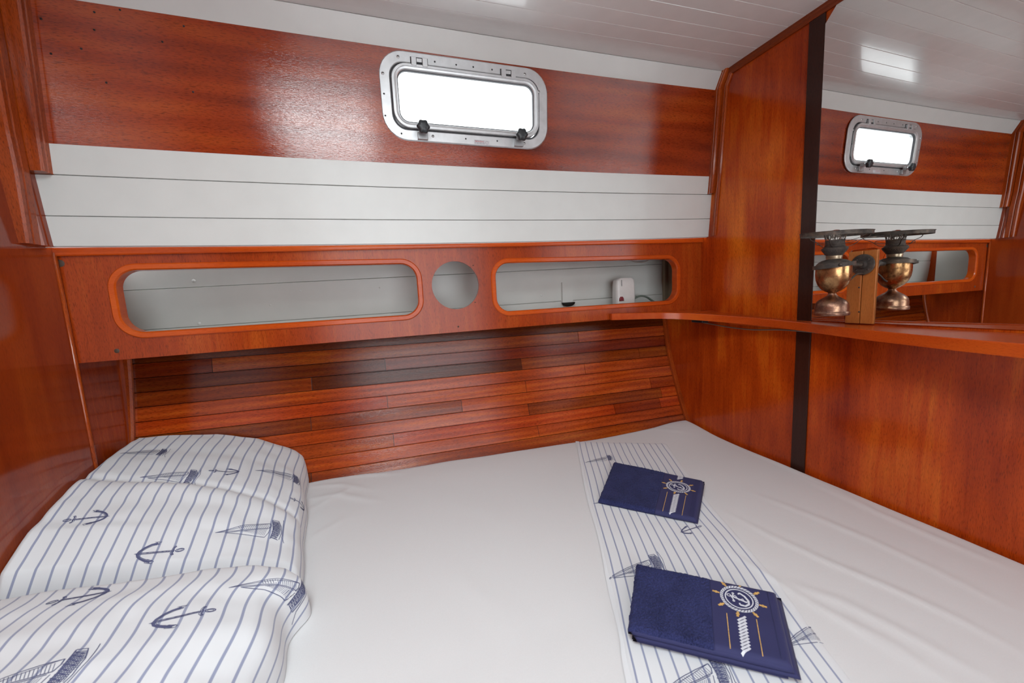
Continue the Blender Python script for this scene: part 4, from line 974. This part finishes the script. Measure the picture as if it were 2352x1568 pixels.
# ------------------------------------------------------------------ towels
def terry(name, col):
    m, N, L, P = newmat(name); tc = nd(N, 'ShaderNodeTexCoord')
    nz = nd(N, 'ShaderNodeTexNoise'); nz.inputs['Scale'].default_value = 420; nz.inputs['Detail'].default_value = 3; L.new(tc.outputs['Object'], nz.inputs['Vector'])
    nz2 = nd(N, 'ShaderNodeTexNoise'); nz2.inputs['Scale'].default_value = 25; nz2.inputs['Detail'].default_value = 3; L.new(tc.outputs['Object'], nz2.inputs['Vector'])
    am = nd(N, 'ShaderNodeMath', operation='MULTIPLY_ADD'); L.new(nz2.outputs['Fac'], am.inputs[0]); am.inputs[1].default_value = .5; L.new(nz.outputs['Fac'], am.inputs[2])
    r = ramp(N, L, am.outputs[0], [(.5, tuple(c * .55 for c in col)), (.95, tuple(c * 1.5 for c in col))]); L.new(r.outputs[0], P.inputs['Base Color'])
    P.inputs['Roughness'].default_value = .95; P.inputs['Sheen Weight'].default_value = .12; P.inputs['Sheen Roughness'].default_value = .5; P.inputs['Sheen Tint'].default_value = (.5, .52, .75, 1); P.inputs['Specular IOR Level'].default_value = .1
    b = nd(N, 'ShaderNodeBump'); b.inputs['Strength'].default_value = .9; b.inputs['Distance'].default_value = .002; L.new(nz.outputs['Fac'], b.inputs['Height']); L.new(b.outputs[0], P.inputs['Normal'])
    return m
TERRY = terry('navy_terry', (.024, .028, .088)); BAND = cloth('navy_woven_band', (.032, .034, .105), .75, 900, .05); WTH = plain('white_embroidery', (.62, .64, .70), .7, var=.1, bscale=400); GTH = plain('gold_embroidery', (.60, .37, .12), .6, var=.25, bscale=300); NTH = plain('navy_embroidery', (.018, .022, .075), .7)
def towel(label, px4, zt, layers, emb_px, emb_size, rope_w, band_u, hem_u, ext=None):
    """px4: far-left, far-right, near-right, near-left corners of the folded top, zt their heights"""
    c = [Vector(at(px, py, 2, z)) for (px, py), z in zip(px4, zt)]
    T = thing('folded_towel', label, 'towel', ((c[0].x + c[2].x) / 2, (c[0].y + c[2].y) / 2, -.628), 'navy towels on the striped runner')
    A, B, C_, D = c
    lu = ((B - A).length + (C_ - D).length) / 2; lv = ((D - A).length + (C_ - B).length) / 2
    def base(u, v): return A * (1 - u) * (1 - v) + B * u * (1 - v) + C_ * u * v + D * (1 - u) * v
    def topz(u, v, terryb=True):
        p = base(u, v); e = min(u, 1 - u) * lu; f = min(v, 1 - v) * lv; d = min(e, f)
        p.z -= .007 * max(0, 1 - d / .008) ** 2
        p.z += .0015 * noise.noise(Vector((u * 4, v * 4, zt[0] * 50)))
        return p
    def region(u0, u1, rough, mat, n, m, lift=0.0, name='terry_panel'):
        P, UV = [], []
        for i in range(n + 1):
            u = u0 + (u1 - u0) * i / n; r_, uvr = [], []
            for j in range(m + 1):
                v = j / m; p = topz(u, v)
                if rough:
                    p += Vector((noise.noise(Vector((u * 260, v * 170, 1))) * .0007, noise.noise(Vector((u * 260, v * 170, 4))) * .0007, .0010 * noise.noise(Vector((u * 210, v * 150, 7))) + .0012 * noise.noise(Vector((u * 60, v * 40, 3)))))
                    if u < .03: p += (A - B).normalized() * (.0035 * noise.noise(Vector((v * 60, 5, 5))))
                    if v < .02 or v > .98: p.z += .001 * noise.noise(Vector((u * 90, 9, 5)))
                p.z += lift; r_.append(tuple(p)); uvr.append([u * lu, v * lv])
            P.append(r_); UV.append(uvr)
        return P, UV
    def skirt(bm, P, depth, mi=0):
        n, m = len(P), len(P[0]); ring = [P[i][0] for i in range(n)] + [P[n - 1][j] for j in range(1, m)] + [P[i][m - 1] for i in range(n - 2, -1, -1)] + [P[0][j] for j in range(m - 2, 0, -1)]
        lo = [(p[0], p[1], p[2] - depth) for p in ring]; V0 = [bm.verts.new(p) for p in ring]; V1 = [bm.verts.new(p) for p in lo]
        for i in range(len(ring)):
            k = (i + 1) % len(ring); bm.faces.new((V0[i], V1[i], V1[k], V0[k])).material_index = mi
        bm.faces.new(V1).material_index = mi
    P, UV = region(0, band_u, True, 0, 150, 170); bm = bmesh.new(); grid(bm, P, uv=UV); skirt(bm, P, .0045); obj('terry_panel', bm, TERRY, T, smooth=True)
    P, UV = region(band_u, 1, False, 0, 40, 50, -.0006); bm = bmesh.new(); grid(bm, P, uv=UV); skirt(bm, P, .0035)
    S = Surf(P, UV); S.build_index()
    # hem stitching ridge
    S.stroke(bm, [(hem_u * lu, .002), (hem_u * lu, lv - .002)], .0012, 3, .0004)
    for k in range(int(lv / .004)): S.stroke(bm, [((hem_u + .012) * lu, .003 + k * .004), ((1 - .012) * lu, .003 + k * .004)], .0005, 3, .0003)
    s0, t0 = S.find_px(*emb_px); R_ = emb_size
    # ship's wheel: gold handles, rope ring
    for k in range(8):
        a = math.radians(22.5 * 0 + 45 * k + 8); ca, sa = math.cos(a), math.sin(a)
        S.stroke(bm, [(s0 + R_ * 1.06 * ca, t0 + R_ * 1.06 * sa), (s0 + R_ * 1.20 * ca, t0 + R_ * 1.20 * sa)], R_ * .12, 2, .0006, .002)
        S.stroke(bm, [(s0 + R_ * 1.20 * ca, t0 + R_ * 1.20 * sa), (s0 + R_ * 1.30 * ca, t0 + R_ * 1.30 * sa)], R_ * .20, 2, .0006, .002)
        S.stroke(bm, [(s0 + R_ * 1.30 * ca, t0 + R_ * 1.30 * sa), (s0 + R_ * 1.46 * ca, t0 + R_ * 1.46 * sa)], R_ * .13, 2, .0006, .002)
    def ring(r, wd, mi, lift): S.stroke(bm, [(s0 + r * math.cos(2 * math.pi * k / 48), t0 + r * math.sin(2 * math.pi * k / 48)) for k in range(49)], wd, mi, lift, .003)
    ring(R_ * .95, R_ * .17, 1, .0006); ring(R_ * .74, R_ * .07, 1, .0006)
    for k in range(34):
        a = 2 * math.pi * k / 34; S.stroke(bm, [(s0 + R_ * .88 * math.cos(a), t0 + R_ * .88 * math.sin(a)), (s0 + R_ * 1.02 * math.cos(a + .12), t0 + R_ * 1.02 * math.sin(a + .12))], R_ * .035, 3, .0009, .002)
    # anchor inside
    for pts, wd in ([([(-.48, -.12), (.42, .18)], .11), ([(-.30, -.32), (-.36, .02), (-.30, .22)], .07), ([(.05, -.50), (.32, -.30), (.50, .02), (.50, .30), (.30, .50), (.02, .48)], .12), ([(.05, -.50), (-.02, -.36)], .09), ([(.02, .48), (.0, .34)], .09),
                     ([(-.42, .02), (-.2, -.22), (.0, .12), (.2, -.05), (.3, .2), (.45, .1)], .06)] + [(circle_pts(-.54, -.14, .10, n=10), .06), (circle_pts(-.30, -.36, .05, n=8), .06), (circle_pts(-.30, .26, .05, n=8), .06)]):
        S.stroke(bm, [(s0 + a * R_, t0 + b * R_) for a, b in pts], wd * R_, 1, .0006, .003)
    # rope running to the near edge (and short stub on the far side)
    def rope(t_a, t_b):
        k = 0; t_ = t_a; st = rope_w * .48
        while t_ + st * .9 < t_b:
            S.stroke(bm, [(s0 - rope_w / 2, min(t_b, t_ + st * 1.5)), (s0 - rope_w * .22, t_ + st * .85), (s0 + rope_w * .22, t_ + st * .15), (s0 + rope_w / 2, t_ - st * .5)], st * .60, 1, .0006, .0015); t_ += st
    rope(t0 + R_ * 1.42, lv - .0015)
    if t0 - R_ * 1.5 > .004: rope(.002, t0 - R_ * 1.45)
    for dx in (-1, 1): S.stroke(bm, [(s0 + dx * rope_w * 1.75, t0 + R_ * 1.35), (s0 + dx * rope_w * 1.75, lv - .006)], .0014, 2, .0006)
    wb = obj('woven_border', bm, [BAND, WTH, GTH, NTH], T, smooth=True); wb['label'] = 'smooth woven band with rope, anchor and ship wheel'
    # folded layers underneath
    for k, (du0, du1, dv0, dv1, dz, th) in enumerate(layers):
        bm = bmesh.new(); n, m = 30, 20; Pt = []; Pb = []
        for i in range(n + 1):
            u = du0 + (1 + du1 - du0) * i / n; a_, b_ = [], []
            for j in range(m + 1):
                v = dv0 + (1 + dv1 - dv0) * j / m; p = base(u, v); e = min((u - du0) * lu, (1 + du1 - u) * lu, (v - dv0) * lv, (1 + dv1 - v) * lv); rd = math.sqrt(max(0, 1 - max(0, 1 - e / (th * .5)) ** 2))
                zc_ = p.z - dz + .0008 * noise.noise(Vector((u * 7, v * 5, k))) ; a_.append((p.x, p.y, zc_ + th * .5 * rd)); b_.append((p.x, p.y, zc_ - th * .5 * rd))
            Pt.append(a_); Pb.append(b_)
        grid(bm, Pt); grid(bm, Pb); obj('folded_layer', bm, [BAND], T, smooth=True)
    return T
towel('navy folded towel farther from the camera, with embroidered anchor emblem', [(1410, 1058), (1616, 1101), (1600, 1192), (1374, 1146)], (-.606, -.606, -.612, -.612),
      [(.0, 0.01, .0, .0, .0070, .0060), (.008, .012, .0, .0, .0125, .005)], (1557, 1114), .0330, .0145, .60, .93)
towel('navy folded towel nearer the camera, with layered folds visible below', [(1462, 1290), (1782, 1356), (1824, 1530), (1442, 1440)], (-.594, -.600, -.604, -.602),
      [(.004, .0, .0, .030, .0080, .0060), (.030, .035, .0, .045, .0140, .0060), (.035, -.03, .0, .030, .0200, .0060)], (1700, 1373), .0310, .0135, .55, .94)
